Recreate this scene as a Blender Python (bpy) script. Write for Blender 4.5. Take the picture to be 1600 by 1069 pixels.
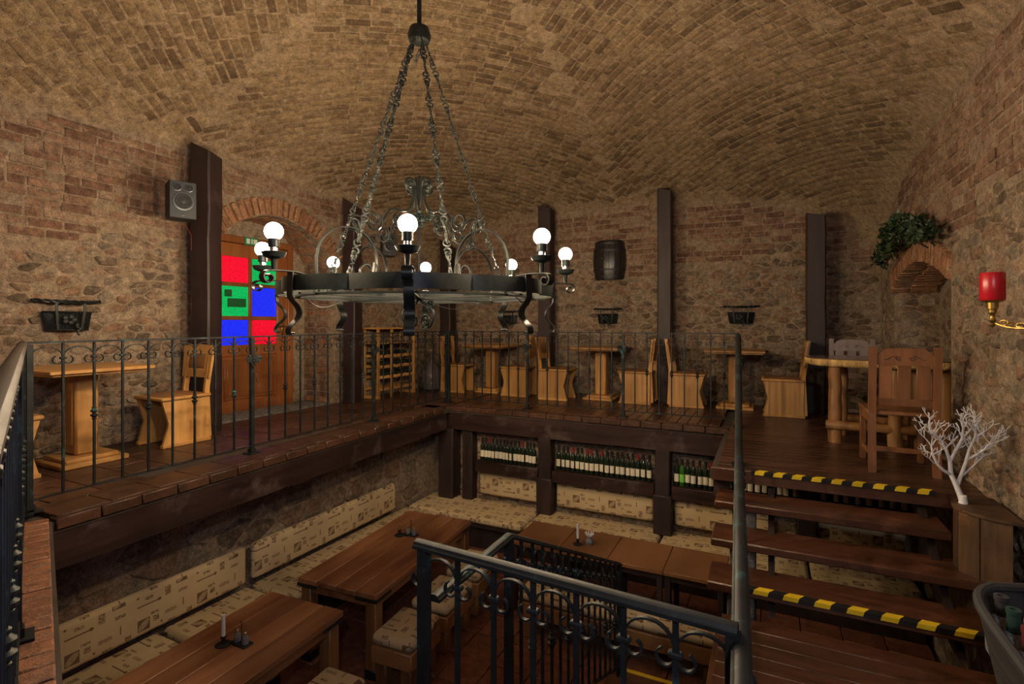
import bpy, math, random
from mathutils import Vector, Matrix
for o in list(bpy.data.objects): bpy.data.objects.remove(o)
random.seed(7)
PI = math.pi
COL = bpy.context.scene.collection
# ------------------------------------------------------------------ camera, world, exposure
SC = bpy.context.scene
F, CX, HY, EYE, YAW = 817.0, 800.0, 505.0, 1.15, math.radians(26.1)
cam = bpy.data.cameras.new('camera'); cam.sensor_width = 36; cam.lens = F/1600*36
cam.shift_y = (HY-534.5)/1600; cam.clip_start = .02
camo = bpy.data.objects.new('camera', cam); COL.objects.link(camo)
camo.location = (0, 0, EYE); camo.rotation_euler = (PI/2, 0, YAW); SC.camera = camo
FW = Vector((-math.sin(YAW), math.cos(YAW))); RT = Vector((math.cos(YAW), math.sin(YAW)))
def proj(x, y, z):
    d = x*FW.x+y*FW.y; l = x*RT.x+y*RT.y
    if d < .2: return None
    return (CX+F*l/d, HY-F*(z-EYE)/d, d)
w = bpy.data.worlds.new('world'); SC.world = w; w.use_nodes = True
w.node_tree.nodes['Background'].inputs[0].default_value = (.55, .6, .7, 1)
w.node_tree.nodes['Background'].inputs[1].default_value = .05
SC.view_settings.view_transform = 'Standard'; SC.view_settings.look = 'None'
SC.view_settings.exposure = 0.68; SC.view_settings.gamma = 1; SC.view_settings.use_curve_mapping = False
BULB_POWER = 6500.0       # emission strength of the small filament ball in each chandelier globe
ENTRANCE_W = 70.0        # cool light from the entrance side behind the camera
BLUE_W = 5
def lamp(name, loc, watts, col, size, rot=None, kind='POINT', size_y=None):
    l = bpy.data.lights.new(name, kind); l.energy = watts; l.color = col
    if kind == 'POINT': l.shadow_soft_size = size
    else:
        l.size = size
        if size_y: l.shape = 'RECTANGLE'; l.size_y = size_y
    o = bpy.data.objects.new(name, l); COL.objects.link(o); o.location = loc
    if rot: o.rotation_euler = rot
    return o
# light reaching the hall from the entrance side behind and right of the camera: the cool light on the branch, trough and near rails, the blue on the right side of the near handrail
lamp('entrance_cool_offscreen', (.55, -.92, 2.2), ENTRANCE_W, (.82, .90, 1.0), .08)
lamp('entrance_blue_offscreen', (1.22, -.2, 1.5), BLUE_W, (.08, .18, 1), .6, (0, PI/2, 0), 'AREA', .05)
# ------------------------------------------------------------------ mesh builder
class MB:
    def __init__(s): s.v = []; s.f = []; s.mi = []; s.cm = 0
    def add(s, vs, fs, M=None):
        n = len(s.v)
        s.v += [tuple(M @ Vector(p)) if M else tuple(p) for p in vs]
        s.f += [tuple(i+n for i in f) for f in fs]; s.mi += [s.cm]*len(fs)
        return s
    def box(s, c, d, M=None, bev=0, rz=0):
        x, y, z = d[0]/2, d[1]/2, d[2]/2
        R = Matrix.Translation(Vector(c)) @ (Matrix.Rotation(rz, 4, 'Z') if rz else Matrix.Identity(4))
        if M: R = M @ R
        if not bev:
            vs = [(i*x, j*y, k*z) for i in (-1, 1) for j in (-1, 1) for k in (-1, 1)]
            fs = [(0,1,3,2),(4,6,7,5),(0,4,5,1),(2,3,7,6),(0,2,6,4),(1,5,7,3)]
            return s.add(vs, fs, R)
        b = min(bev, x*.9, y*.9, z*.9)
        vs = []; idx = {}
        for i in (-1, 1):
            for j in (-1, 1):
                for k in (-1, 1):
                    for a, p in enumerate(((i*x, j*(y-b), k*(z-b)), (i*(x-b), j*y, k*(z-b)), (i*(x-b), j*(y-b), k*z))):
                        idx[(i,j,k,a)] = len(vs); vs.append(p)
        fs = []
        for i in (-1, 1):
            q = [idx[(i,-1,-1,0)], idx[(i,1,-1,0)], idx[(i,1,1,0)], idx[(i,-1,1,0)]]; fs.append(q if i > 0 else q[::-1])
            q = [idx[(-1,i,-1,1)], idx[(-1,i,1,1)], idx[(1,i,1,1)], idx[(1,i,-1,1)]]; fs.append(q if i > 0 else q[::-1])
            q = [idx[(-1,-1,i,2)], idx[(1,-1,i,2)], idx[(1,1,i,2)], idx[(-1,1,i,2)]]; fs.append(q if i > 0 else q[::-1])
        for i in (-1, 1):
            for j in (-1, 1):
                q = [idx[(i,j,-1,0)], idx[(i,j,-1,1)], idx[(i,j,1,1)], idx[(i,j,1,0)]]; fs.append(q if i*j > 0 else q[::-1])
                q = [idx[(i,-1,j,0)], idx[(i,1,j,0)], idx[(i,1,j,2)], idx[(i,-1,j,2)]]; fs.append(q if i*j > 0 else q[::-1])
                q = [idx[(-1,i,j,1)], idx[(-1,i,j,2)], idx[(1,i,j,2)], idx[(1,i,j,1)]]; fs.append(q if i*j > 0 else q[::-1])
                for k in (-1, 1):
                    q = [idx[(i,j,k,0)], idx[(i,j,k,1)], idx[(i,j,k,2)]]; fs.append(q if i*j*k > 0 else q[::-1])
        return s.add(vs, fs, R)
    def prism(s, poly, z0, z1, M=None):          # polygon in xy extruded in z
        n = len(poly)
        ar = sum(poly[i][0]*poly[(i+1)%n][1]-poly[(i+1)%n][0]*poly[i][1] for i in range(n))
        if ar < 0: poly = poly[::-1]
        vs = [(p[0], p[1], z0) for p in poly]+[(p[0], p[1], z1) for p in poly]
        fs = [tuple(range(n))[::-1], tuple(range(n, 2*n))]+[(i, (i+1)%n, (i+1)%n+n, i+n) for i in range(n)]
        return s.add(vs, fs, M)
    def lathe(s, prof, n=16, M=None, cap=True):
        vs = []; fs = []
        for r, z in prof:
            for i in range(n): vs.append((r*math.cos(2*PI*i/n), r*math.sin(2*PI*i/n), z))
        for k in range(len(prof)-1):
            for i in range(n):
                j = (i+1)%n; fs.append((k*n+i, k*n+j, (k+1)*n+j, (k+1)*n+i))
        if cap:
            if prof[0][0] > 1e-5: fs.append(tuple(range(n))[::-1])
            if prof[-1][0] > 1e-5: fs.append(tuple(range((len(prof)-1)*n, len(prof)*n)))
        return s.add(vs, fs, M)
    def tube(s, pts, r, n=6, closed=False, M=None, flat=None):
        pts = [Vector(p) for p in pts]; N = len(pts); vs = []; fs = []
        rs = r if isinstance(r, (list, tuple)) else [r]*N
        up = None
        for k, p in enumerate(pts):
            if closed: t = pts[(k+1)%N]-pts[k-1]
            else: t = pts[min(k+1, N-1)]-pts[max(k-1, 0)]
            if t.length < 1e-9: t = Vector((0,0,1))
            t.normalize()
            if up is None:
                up = t.orthogonal().normalized()
            up = (up-t*up.dot(t))
            if up.length < 1e-6: up = t.orthogonal()
            up.normalize(); b = t.cross(up)
            for i in range(n):
                a = 2*PI*(i+.5)/n; vs.append(tuple(p+(up*math.cos(a)+b*math.sin(a))*rs[k]))
        for k in range(N if closed else N-1):
            k2 = (k+1)%N
            for i in range(n):
                j = (i+1)%n; fs.append((k*n+i, k*n+j, k2*n+j, k2*n+i))
        if not closed: fs += [tuple(range(n))[::-1], tuple(range((N-1)*n, N*n))]
        return s.add(vs, fs, M)
    def strip(s, pts, side, w, t, M=None, closed=False):   # flat bar swept along pts, width along 'side', thickness t
        side = Vector(side).normalized(); pts = [Vector(p) for p in pts]; N = len(pts); vs = []; fs = []
        for k, p in enumerate(pts):
            tg = (pts[(k+1)%N]-pts[k-1]) if closed else (pts[min(k+1, N-1)]-pts[max(k-1, 0)])
            nn = tg.cross(side); nn = nn.normalized() if nn.length > 1e-9 else Vector((0,0,1))
            for a, b in ((-1,-1),(1,-1),(1,1),(-1,1)): vs.append(tuple(p+side*(a*w/2)+nn*(b*t/2)))
        for k in range(N if closed else N-1):
            k2 = (k+1)%N
            for i in range(4):
                j = (i+1)%4; fs.append((k*4+i, k2*4+i, k2*4+j, k*4+j))
        if not closed: fs += [(0,1,2,3), tuple(range((N-1)*4, N*4))[::-1]]
        return s.add(vs, fs, M)
    def sweep(s, pts, prof, side, M=None):           # profile (a along side, b along up) swept along pts
        side = Vector(side).normalized(); pts = [Vector(p) for p in pts]; N = len(pts); n = len(prof); vs = []; fs = []
        for p in pts:
            for a, b in prof: vs.append(tuple(p+side*a+Vector((0,0,b))))
        for k in range(N-1):
            for i in range(n):
                j = (i+1)%n; fs.append((k*n+i, k*n+j, (k+1)*n+j, (k+1)*n+i))
        fs += [tuple(range(n))[::-1], tuple(range((N-1)*n, N*n))]
        return s.add(vs, fs, M)
    def sphere(s, c, r, n=10, m=6, M=None, sc=(1,1,1)):
        prof = [(max(r*math.sin(PI*k/m), 0), -r*math.cos(PI*k/m)) for k in range(m+1)]
        T = Matrix.Translation(Vector(c)) @ Matrix.Diagonal((sc[0], sc[1], sc[2], 1))
        if M: T = M @ T
        return s.lathe(prof, n, T, cap=False)
    def mesh(s, name, mats, smooth=40):
        me = bpy.data.meshes.new(name); me.from_pydata(s.v, [], s.f)
        for m in (mats if isinstance(mats, (list, tuple)) else [mats]): me.materials.append(m)
        if any(s.mi): me.polygons.foreach_set('material_index', s.mi)
        if smooth:
            me.polygons.foreach_set('use_smooth', [True]*len(me.polygons)); me.update()
            me.set_sharp_from_angle(angle=math.radians(smooth))
        me.update(); return me
    def build(s, name, mats, parent=None, loc=(0,0,0), rot=(0,0,0), smooth=40):
        return link(name, s.mesh(name, mats, smooth), parent, loc, rot)
def link(name, data, parent=None, loc=(0,0,0), rot=(0,0,0)):
    o = bpy.data.objects.new(name, data); COL.objects.link(o)
    o.location = loc; o.rotation_euler = rot
    if parent: o.parent = parent
    return o
def tag(o, label=None, cat=None, group=None, kind=None):
    if label: o['label'] = label
    if cat: o['category'] = cat
    if group: o['group'] = group
    if kind: o['kind'] = kind
    return o
def thing(name, label, cat, loc=(0,0,0), rz=0, group=None):
    return tag(link(name, None, None, loc, (0,0,rz)), label, cat, group)
def copy_tree(o, parent=None):
    c = o.copy(); COL.objects.link(c); c.parent = parent
    for ch in KIDS(o): copy_tree(ch, c)
    return c
def KIDS(o): return [c for c in o.children]
def dup(o, loc, rz=0, label=None, group=None):
    c = copy_tree(o); c.location = loc; c.rotation_euler = (0,0,rz)
    if label: c['label'] = label
    if group: c['group'] = group
    return c
def T(x, y, z): return Matrix.Translation((x, y, z))
def RX(a): return Matrix.Rotation(a, 4, 'X')
def RY(a): return Matrix.Rotation(a, 4, 'Y')
def RZ(a): return Matrix.Rotation(a, 4, 'Z')
def spiral(cx, cz, r0, r1, a0, turns, n=22):     # 2d spiral, radius r0 -> r1
    return [(cx+(r0+(r1-r0)*k/n)*math.cos(a0+2*PI*turns*k/n), cz+(r0+(r1-r0)*k/n)*math.sin(a0+2*PI*turns*k/n)) for k in range(n+1)]
def bez(p0, p1, p2, p3, n=12):
    out = []
    for k in range(n+1):
        t = k/n; a = (1-t)**3; b = 3*t*(1-t)**2; c = 3*t*t*(1-t); d = t**3
        out.append(tuple(a*p0[i]+b*p1[i]+c*p2[i]+d*p3[i] for i in range(len(p0))))
    return out
# ------------------------------------------------------------------ materials
def newmat(name):
    m = bpy.data.materials.new(name); m.use_nodes = True
    nt = m.node_tree; return m, nt, nt.nodes['Principled BSDF']
def N(nt, typ, **kw):
    n = nt.nodes.new(typ)
    for k, v in kw.items():
        if k.startswith('i_'): n.inputs[int(k[2:]) if k[2:].isdigit() else k[2:]].default_value = v
        else: setattr(n, k, v)
    return n
def mathn(nt, op, a, b=None, c=None):
    n = nt.nodes.new('ShaderNodeMath'); n.operation = op
    for i, v in enumerate((a, b, c)):
        if v is None: continue
        if isinstance(v, (int, float)): n.inputs[i].default_value = v
        else: nt.links.new(v, n.inputs[i])
    return n.outputs[0]
def ramp(nt, src, stops):
    r = nt.nodes.new('ShaderNodeValToRGB'); e = r.color_ramp.elements
    while len(e) < len(stops): e.new(.5)
    for k, (p, c) in enumerate(stops): e[k].position = p; e[k].color = (*c, 1) if len(c) == 3 else c
    nt.links.new(src, r.inputs[0]); return r.outputs[0]
def mixc(nt, fac, a, b, typ='MIX'):
    n = nt.nodes.new('ShaderNodeMix'); n.data_type = 'RGBA'; n.blend_type = typ
    for s, v in ((n.inputs[0], fac), (n.inputs[6], a), (n.inputs[7], b)):
        if isinstance(v, (int, float)): s.default_value = v
        elif isinstance(v, tuple): s.default_value = (*v, 1) if len(v) == 3 else v
        else: nt.links.new(v, s)
    return n.outputs[2]
def noise(nt, vec, scale, detail=4, rough=.55):
    n = nt.nodes.new('ShaderNodeTexNoise'); n.inputs['Scale'].default_value = scale
    n.inputs['Detail'].default_value = detail; n.inputs['Roughness'].default_value = rough
    if vec is not None: nt.links.new(vec, n.inputs['Vector'])
    return n.outputs[0]
def bump(nt, bs, h, strength=.4, dist=.01):
    b = nt.nodes.new('ShaderNodeBump'); b.inputs['Strength'].default_value = strength; b.inputs['Distance'].default_value = dist
    nt.links.new(h, b.inputs['Height']); nt.links.new(b.outputs[0], bs.inputs['Normal'])
def plain(name, col, rough=.5, metal=0, var=0, bumps=0, scale=40):
    m, nt, bs = newmat(name)
    bs.inputs['Roughness'].default_value = rough; bs.inputs['Metallic'].default_value = metal
    tc = N(nt, 'ShaderNodeTexCoord'); nz = noise(nt, tc.outputs['Object'], scale)
    if var: nt.links.new(ramp(nt, nz, [(.3, tuple(c*(1-var) for c in col)), (.7, tuple(min(1, c*(1+var)) for c in col))]), bs.inputs['Base Color'])
    else: bs.inputs['Base Color'].default_value = (*col, 1)
    if bumps: bump(nt, bs, nz, bumps, .004)
    return m
def wood(name, c1, c2, axis='X', rough=.45, scale=9, grain=.35, c3=None, wear=None):
    m, nt, bs = newmat(name)
    tc = N(nt, 'ShaderNodeTexCoord'); oi = N(nt, 'ShaderNodeObjectInfo')
    ad = N(nt, 'ShaderNodeVectorMath', operation='ADD'); nt.links.new(tc.outputs['Object'], ad.inputs[0])
    mu = N(nt, 'ShaderNodeVectorMath', operation='SCALE'); nt.links.new(oi.outputs['Random'], mu.inputs['Scale']); mu.inputs[0].default_value = (13.1, 7.7, 5.3)
    nt.links.new(mu.outputs[0], ad.inputs[1])
    mp = N(nt, 'ShaderNodeMapping'); k = {'X': (.09, 1, 1), 'Y': (1, .09, 1), 'Z': (1, 1, .09)}[axis]
    mp.inputs['Scale'].default_value = tuple(s*scale for s in k); nt.links.new(ad.outputs[0], mp.inputs[0])
    n1 = noise(nt, mp.outputs[0], 1.0, 5, .6); n2 = noise(nt, mp.outputs[0], 5.0, 3, .6)
    mixv = mathn(nt, 'ADD', mathn(nt, 'MULTIPLY', n1, .72), mathn(nt, 'MULTIPLY', n2, .28))
    st = [(.34, c1), (.66, c2)] if not c3 else [(.3, c1), (.5, c2), (.7, c3)]
    col = ramp(nt, mixv, st)
    hv = N(nt, 'ShaderNodeHueSaturation'); nt.links.new(col, hv.inputs['Color'])
    nt.links.new(mathn(nt, 'ADD', mathn(nt, 'MULTIPLY', oi.outputs['Random'], .35), .82), hv.inputs['Value'])
    out = hv.outputs[0]
    if wear:
        wn = noise(nt, tc.outputs['Object'], 3.5, 8, .7)
        out = mixc(nt, ramp(nt, wn, [(.56, (0,0,0)), (.68, (.7,.7,.7))]), out, wear)
    nt.links.new(out, bs.inputs['Base Color'])
    rr = mathn(nt, 'ADD', mathn(nt, 'MULTIPLY', n2, .25), rough-.12); nt.links.new(rr, bs.inputs['Roughness'])
    bump(nt, bs, mixv, grain, .004); return m
def masonry(name, stops, mortar, mort=(.5, .62), scale=2.2, rough=.9, fine=1.0, blotch=None):
    """random colour per piece, mortar smeared over part of the faces, fine relief"""
    m, nt, bs = newmat(name)
    ge = N(nt, 'ShaderNodeNewGeometry'); oi = N(nt, 'ShaderNodeObjectInfo')
    rnd = mathn(nt, 'FRACT', mathn(nt, 'ADD', ge.outputs['Random Per Island'], mathn(nt, 'MULTIPLY', oi.outputs['Random'], 7.31)))
    P = ge.outputs['Position']
    n0 = noise(nt, P, 34, 5, .65); n1 = noise(nt, P, scale*3.3, 6, .68); n2 = noise(nt, P, 120, 2, .6)
    r2 = mathn(nt, 'ADD', mathn(nt, 'MULTIPLY', rnd, .75), mathn(nt, 'MULTIPLY', n0, .3))
    col = ramp(nt, r2, stops)
    big = noise(nt, P, .8, 3, .5)
    if blotch: col = mixc(nt, ramp(nt, big, [(.42, (0,0,0)), (.66, (.6,.6,.6))]), col, blotch)
    mcol = mixc(nt, n0, tuple(c*.72 for c in mortar), tuple(min(1, c*1.2) for c in mortar))
    col = mixc(nt, ramp(nt, n1, [(mort[0], (0,0,0)), (mort[1], (1,1,1))]), col, mcol)
    n3 = noise(nt, P, 15, 9, .78)
    col = mixc(nt, 1.0, col, ramp(nt, n3, [(.30, (.30,.28,.26)), (.5, (.95,.94,.93)), (.68, (1.6,1.57,1.52))]), 'MULTIPLY')
    col = mixc(nt, ramp(nt, n2, [(.3, (.45,.45,.45)), (.55, (0,0,0))]), col, (.02,.015,.01))
    nt.links.new(col, bs.inputs['Base Color']); bs.inputs['Roughness'].default_value = rough
    h = mathn(nt, 'ADD', mathn(nt, 'MULTIPLY', n1, 1.0), mathn(nt, 'ADD', mathn(nt, 'MULTIPLY', mathn(nt, 'ADD', n0, n3), .55), mathn(nt, 'MULTIPLY', n2, .2)))
    bump(nt, bs, h, .9*fine, .03); return m
def emit(name, col, s):
    m, nt, bs = newmat(name); bs.inputs['Base Color'].default_value = (*col, 1)
    bs.inputs['Emission Color'].default_value = (*col, 1); bs.inputs['Emission Strength'].default_value = s; return m
def iron(name, patina=.25):
    m, nt, bs = newmat(name); ge = N(nt, 'ShaderNodeNewGeometry')
    n1 = noise(nt, ge.outputs['Position'], 9, 5, .7); n2 = noise(nt, ge.outputs['Position'], 160, 2)
    col = ramp(nt, n1, [(.35, (.009, .010, .011)), (.58, (.016, .020, .023)), (.76, (.03+.05*patina, .04+.30*patina, .045+.29*patina))])
    nt.links.new(col, bs.inputs['Base Color']); bs.inputs['Metallic'].default_value = .2
    bs.inputs['Roughness'].default_value = .52; bs.inputs['Specular IOR Level'].default_value = .3; bump(nt, bs, n2, .15, .001); return m
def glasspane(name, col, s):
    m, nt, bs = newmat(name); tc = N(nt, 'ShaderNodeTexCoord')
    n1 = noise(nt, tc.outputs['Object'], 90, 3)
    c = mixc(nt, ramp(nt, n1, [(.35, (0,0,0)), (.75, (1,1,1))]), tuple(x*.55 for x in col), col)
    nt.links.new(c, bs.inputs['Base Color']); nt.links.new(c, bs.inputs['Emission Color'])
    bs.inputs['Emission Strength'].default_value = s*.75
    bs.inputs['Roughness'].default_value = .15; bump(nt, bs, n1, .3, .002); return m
def printed_fabric(name):
    m, nt, bs = newmat(name); tc = N(nt, 'ShaderNodeTexCoord'); ge = N(nt, 'ShaderNodeNewGeometry'); oi = N(nt, 'ShaderNodeObjectInfo')
    sp = N(nt, 'ShaderNodeSeparateXYZ'); nt.links.new(tc.outputs['Object'], sp.inputs[0])
    sn = N(nt, 'ShaderNodeSeparateXYZ'); nt.links.new(tc.outputs['Normal'], sn.inputs[0])
    X, Y, Z = sp.outputs; ax = mathn(nt, 'ABSOLUTE', sn.outputs[0]); ay = mathn(nt, 'ABSOLUTE', sn.outputs[1]); az = mathn(nt, 'ABSOLUTE', sn.outputs[2])
    fz = mathn(nt, 'GREATER_THAN', az, .6); fx = mathn(nt, 'GREATER_THAN', ax, .7)
    def lerp(f, a, b): return mathn(nt, 'ADD', mathn(nt, 'MULTIPLY', f, b), mathn(nt, 'MULTIPLY', mathn(nt, 'SUBTRACT', 1, f), a))
    u = lerp(fx, X, Y); v = lerp(fz, Z, Y)                     # side faces use z, top uses x,y
    u = mathn(nt, 'ADD', u, mathn(nt, 'MULTIPLY', oi.outputs['Random'], 3.7))
    v = mathn(nt, 'ADD', v, mathn(nt, 'MULTIPLY', oi.outputs['Random'], 1.3))
    PW, PH = .46, .25
    v0 = mathn(nt, 'DIVIDE', v, PH); row = mathn(nt, 'FLOOR', v0)
    u0 = mathn(nt, 'ADD', mathn(nt, 'DIVIDE', u, PW), mathn(nt, 'MULTIPLY', row, .37))
    cu = mathn(nt, 'MULTIPLY', mathn(nt, 'FRACT', u0), PW); cv = mathn(nt, 'MULTIPLY', mathn(nt, 'FRACT', v0), PH)
    def rect(x, y, hx, hy):
        return mathn(nt, 'MULTIPLY', mathn(nt, 'LESS_THAN', mathn(nt, 'ABSOLUTE', mathn(nt, 'SUBTRACT', cu, x)), hx),
                     mathn(nt, 'LESS_THAN', mathn(nt, 'ABSOLUTE', mathn(nt, 'SUBTRACT', cv, y)), hy))
    def ell(x, y, a, b, rot=0):
        dx = mathn(nt, 'SUBTRACT', cu, x); dy = mathn(nt, 'SUBTRACT', cv, y); c, s_ = math.cos(rot), math.sin(rot)
        p = mathn(nt, 'ADD', mathn(nt, 'MULTIPLY', dx, c/a), mathn(nt, 'MULTIPLY', dy, s_/a))
        q = mathn(nt, 'ADD', mathn(nt, 'MULTIPLY', dx, -s_/b), mathn(nt, 'MULTIPLY', dy, c/b))
        return mathn(nt, 'ADD', mathn(nt, 'POWER', p, 2), mathn(nt, 'POWER', mathn(nt, 'ABSOLUTE', q), 2))
    cb = N(nt, 'ShaderNodeCombineXYZ'); nt.links.new(u, cb.inputs[0]); nt.links.new(v, cb.inputs[1])
    sq = noise(nt, cb.outputs[0], 95, 2, .5); sq2 = noise(nt, cb.outputs[0], 210, 1, .5)
    squig = mathn(nt, 'LESS_THAN', mathn(nt, 'ABSOLUTE', mathn(nt, 'SUBTRACT', sq, .5)), .075)
    e1 = ell(.07, .165, .050, .023, .75)
    leaf = mathn(nt, 'MULTIPLY', mathn(nt, 'LESS_THAN', e1, 1), mathn(nt, 'GREATER_THAN', mathn(nt, 'ABSOLUTE', mathn(nt, 'SUBTRACT', sq2, .5)), .05))
    block = mathn(nt, 'MULTIPLY', rect(.07, .165, .044, .044), mathn(nt, 'SUBTRACT', 1, leaf))
    line = mathn(nt, 'MAXIMUM', rect(.27, .060, .075, .005), mathn(nt, 'LESS_THAN', ell(.355, .062, .015, .012), 1))
    line = mathn(nt, 'MAXIMUM', line, rect(.37, .205, .004, .03))
    line = mathn(nt, 'MAXIMUM', line, mathn(nt, 'LESS_THAN', ell(.20, .13, .009, .008), 1))
    word = mathn(nt, 'MULTIPLY', rect(.27, .185, .045, .014), mathn(nt, 'GREATER_THAN', sq2, .5))
    sc = mathn(nt, 'MAXIMUM', rect(.16, .178, .022, .02), rect(.42, .1, .022, .035))
    sc = mathn(nt, 'MAXIMUM', sc, mathn(nt, 'MAXIMUM', rect(.08, .055, .035, .012), rect(.28, .105, .03, .011)))
    sc = mathn(nt, 'MAXIMUM', sc, rect(.15, .225, .03, .010))
    small = mathn(nt, 'MULTIPLY', sc, squig)
    mask = mathn(nt, 'MAXIMUM', mathn(nt, 'MAXIMUM', block, line), mathn(nt, 'MAXIMUM', word, small))
    weave = noise(nt, tc.outputs['Object'], 350, 2)
    base = mixc(nt, noise(nt, tc.outputs['Object'], 4, 3), (.44, .325, .18), (.54, .41, .24))
    nt.links.new(mixc(nt, mathn(nt, 'MULTIPLY', mask, .88), base, (.09, .04, .02)), bs.inputs['Base Color'])
    bs.inputs['Roughness'].default_value = .9; bump(nt, bs, weave, .2, .002); return m
M_ = {}
M_['vault'] = masonry('vault_brick', [(.1, (.105,.064,.033)), (.4, (.165,.102,.053)), (.62, (.215,.14,.074)), (.9, (.285,.195,.11))], (.315,.235,.14), (.5,.7), 2.0, blotch=(.33,.225,.125))
M_['brick'] = masonry('wall_brick', [(.1, (.13,.064,.042)), (.45, (.215,.113,.073)), (.7, (.285,.17,.112)), (.95, (.36,.26,.185))], (.35,.255,.185), (.52,.68), 2.4, blotch=(.33,.21,.14))
M_['archbrick'] = masonry('arch_brick', [(.1, (.26,.115,.055)), (.5, (.37,.17,.085)), (.95, (.42,.24,.14))], (.42,.31,.21), (.56,.68), 2.4)
M_['stone'] = masonry('rubble_stone', [(.08, (.085,.06,.042)), (.28, (.19,.135,.09)), (.46, (.29,.165,.105)), (.62, (.21,.17,.13)), (.82, (.36,.275,.19)), (.98, (.24,.10,.06))], (.35,.265,.19), (.52,.68), 3.0)
M_['mortar'] = masonry('lime_mortar', [(.2, (.28,.205,.14)), (.8, (.37,.28,.20))], (.37,.28,.20), (.45,.65), 2.0)
M_['vmortar'] = masonry('vault_mortar', [(.2, (.30,.21,.13)), (.8, (.37,.27,.175))], (.37,.27,.175), (.45,.65), 2.0)
M_['post'] = wood('dark_stained_timber', (.012,.006,.006), (.032,.015,.014), 'Z', .58, 7, .6, wear=(.045,.027,.028))
M_['beam'] = wood('weathered_beam', (.014,.007,.006), (.042,.020,.017), 'X', .42, 6, .7, wear=(.085,.06,.056))
M_['plank'] = wood('varnished_floor_plank', (.028,.012,.008), (.085,.036,.02), 'X', .34, 7, .25)
M_['planky'] = wood('varnished_floor_plank_y', (.028,.012,.008), (.085,.036,.02), 'Y', .34, 7, .25)
M_['tread'] = wood('varnished_tread', (.035,.013,.008), (.12,.047,.024), 'X', .33, 6, .25, wear=(.16,.065,.033))
M_['tile'] = masonry('dark_floor_tile', [(.1, (.042,.019,.011)), (.9, (.085,.036,.02))], (.07,.035,.02), (.62,.8), 2.0, .42, .25)
M_['pittile'] = masonry('terracotta_tile', [(.1, (.15,.05,.03)), (.9, (.23,.082,.046))], (.19,.08,.055), (.6,.8), 2.0, .5, .2)
M_['edgebrick'] = masonry('edge_brick', [(.1, (.15,.06,.03)), (.9, (.26,.11,.055))], (.25,.19,.15), (.58,.72), 3.0, .55, .5)
M_['grout'] = plain('dark_grout', (.045,.032,.025), .9)
M_['oak'] = wood('oiled_oak', (.36,.175,.05), (.54,.29,.095), 'Z', .42, 6, .15)
M_['oakx'] = wood('oiled_oak_x', (.36,.175,.05), (.54,.29,.095), 'X', .42, 6, .15)
M_['oaky'] = wood('oiled_oak_y', (.36,.175,.05), (.54,.29,.095), 'Y', .42, 6, .15)
M_['acacia'] = wood('acacia_table', (.11,.038,.018), (.26,.11,.05), 'Y', .34, 6, .06, (.36,.175,.085))
M_['acaciaz'] = wood('acacia_leg', (.12,.05,.02), (.28,.13,.05), 'Z', .4, 7, .2)
M_['teak'] = wood('row_table_top', (.19,.08,.03), (.25,.11,.042), 'Y', .45, 5, .02)
M_['chairred'] = wood('red_brown_chair', (.15,.062,.026), (.27,.115,.05), 'Z', .38, 7, .2)
M_['chairgrey'] = wood('grey_brown_chair', (.13,.095,.085), (.22,.165,.145), 'Z', .4, 7, .2)
M_['log'] = wood('peeled_log', (.20,.09,.03), (.42,.22,.085), 'Z', .4, 6, .6)
M_['logx'] = wood('peeled_log_x', (.20,.09,.03), (.42,.22,.085), 'X', .4, 6, .6)
M_['slab'] = wood('polished_slab', (.08,.05,.035), (.16,.10,.06), 'X', .12, 6, .08)
M_['bark'] = wood('bark_edge', (.24,.13,.04), (.62,.42,.16), 'Z', .8, 16, 1.0)
M_['door'] = wood('door_wood', (.17,.055,.018), (.29,.105,.032), 'Z', .35, 7, .2)
M_['benchwood'] = wood('bench_wood', (.20,.085,.03), (.40,.19,.065), 'X', .5, 6, .4)
M_['crate'] = wood('dark_crate_wood', (.022,.012,.007), (.12,.058,.022), 'Z', .6, 8, .8, wear=(.30,.14,.04))
M_['trough'] = wood('grey_trough_wood', (.02,.02,.024), (.05,.05,.057), 'Y', .75, 8, .6)
M_['leather'] = plain('brown_leather', (.22,.10,.04), .4, 0, .2, .15, 60)
M_['iron'] = iron('patinated_iron', .25); M_['iron2'] = iron('teal_patina_iron', .9)
M_['railbrown'] = wood('dark_brown_handrail', (.022,.013,.009), (.05,.03,.02), 'X', .6, 8, .2)
M_['blackiron'] = plain('black_iron', (.010,.013,.013), .4, 0, .3)
M_['greyiron'] = plain('grey_wrought_iron', (.020,.024,.023), .5, 0, .3)
M_['print'] = printed_fabric('printed_cream_fabric')
M_['filament'] = emit('lit_filament', (1, .76, .48), BULB_POWER)
def globe():
    m, nt, bs = newmat('glowing_globe'); nt.nodes.remove(bs)
    e = N(nt, 'ShaderNodeEmission'); e.inputs[0].default_value = (1, .93, .82, 1); e.inputs[1].default_value = 14
    tr = N(nt, 'ShaderNodeBsdfTransparent'); mx = N(nt, 'ShaderNodeMixShader'); mx.inputs[0].default_value = .25
    nt.links.new(tr.outputs[0], mx.inputs[1]); nt.links.new(e.outputs[0], mx.inputs[2]); nt.links.new(mx.outputs[0], nt.nodes['Material Output'].inputs[0]); return m
M_['bulb'] = globe()
M_['chrome'] = plain('bright_metal', (.6,.6,.6), .2, 1); M_['brass'] = plain('aged_brass', (.32,.21,.06), .35, .9, .3)
M_['black'] = plain('matte_black', (.012,.012,.014), .5); M_['speaker'] = plain('grey_speaker_front', (.022,.027,.034), .5)
M_['cone'] = plain('speaker_cone', (.03,.03,.035), .6); M_['rim'] = plain('speaker_rim', (.09,.10,.12), .3, .3)
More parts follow.
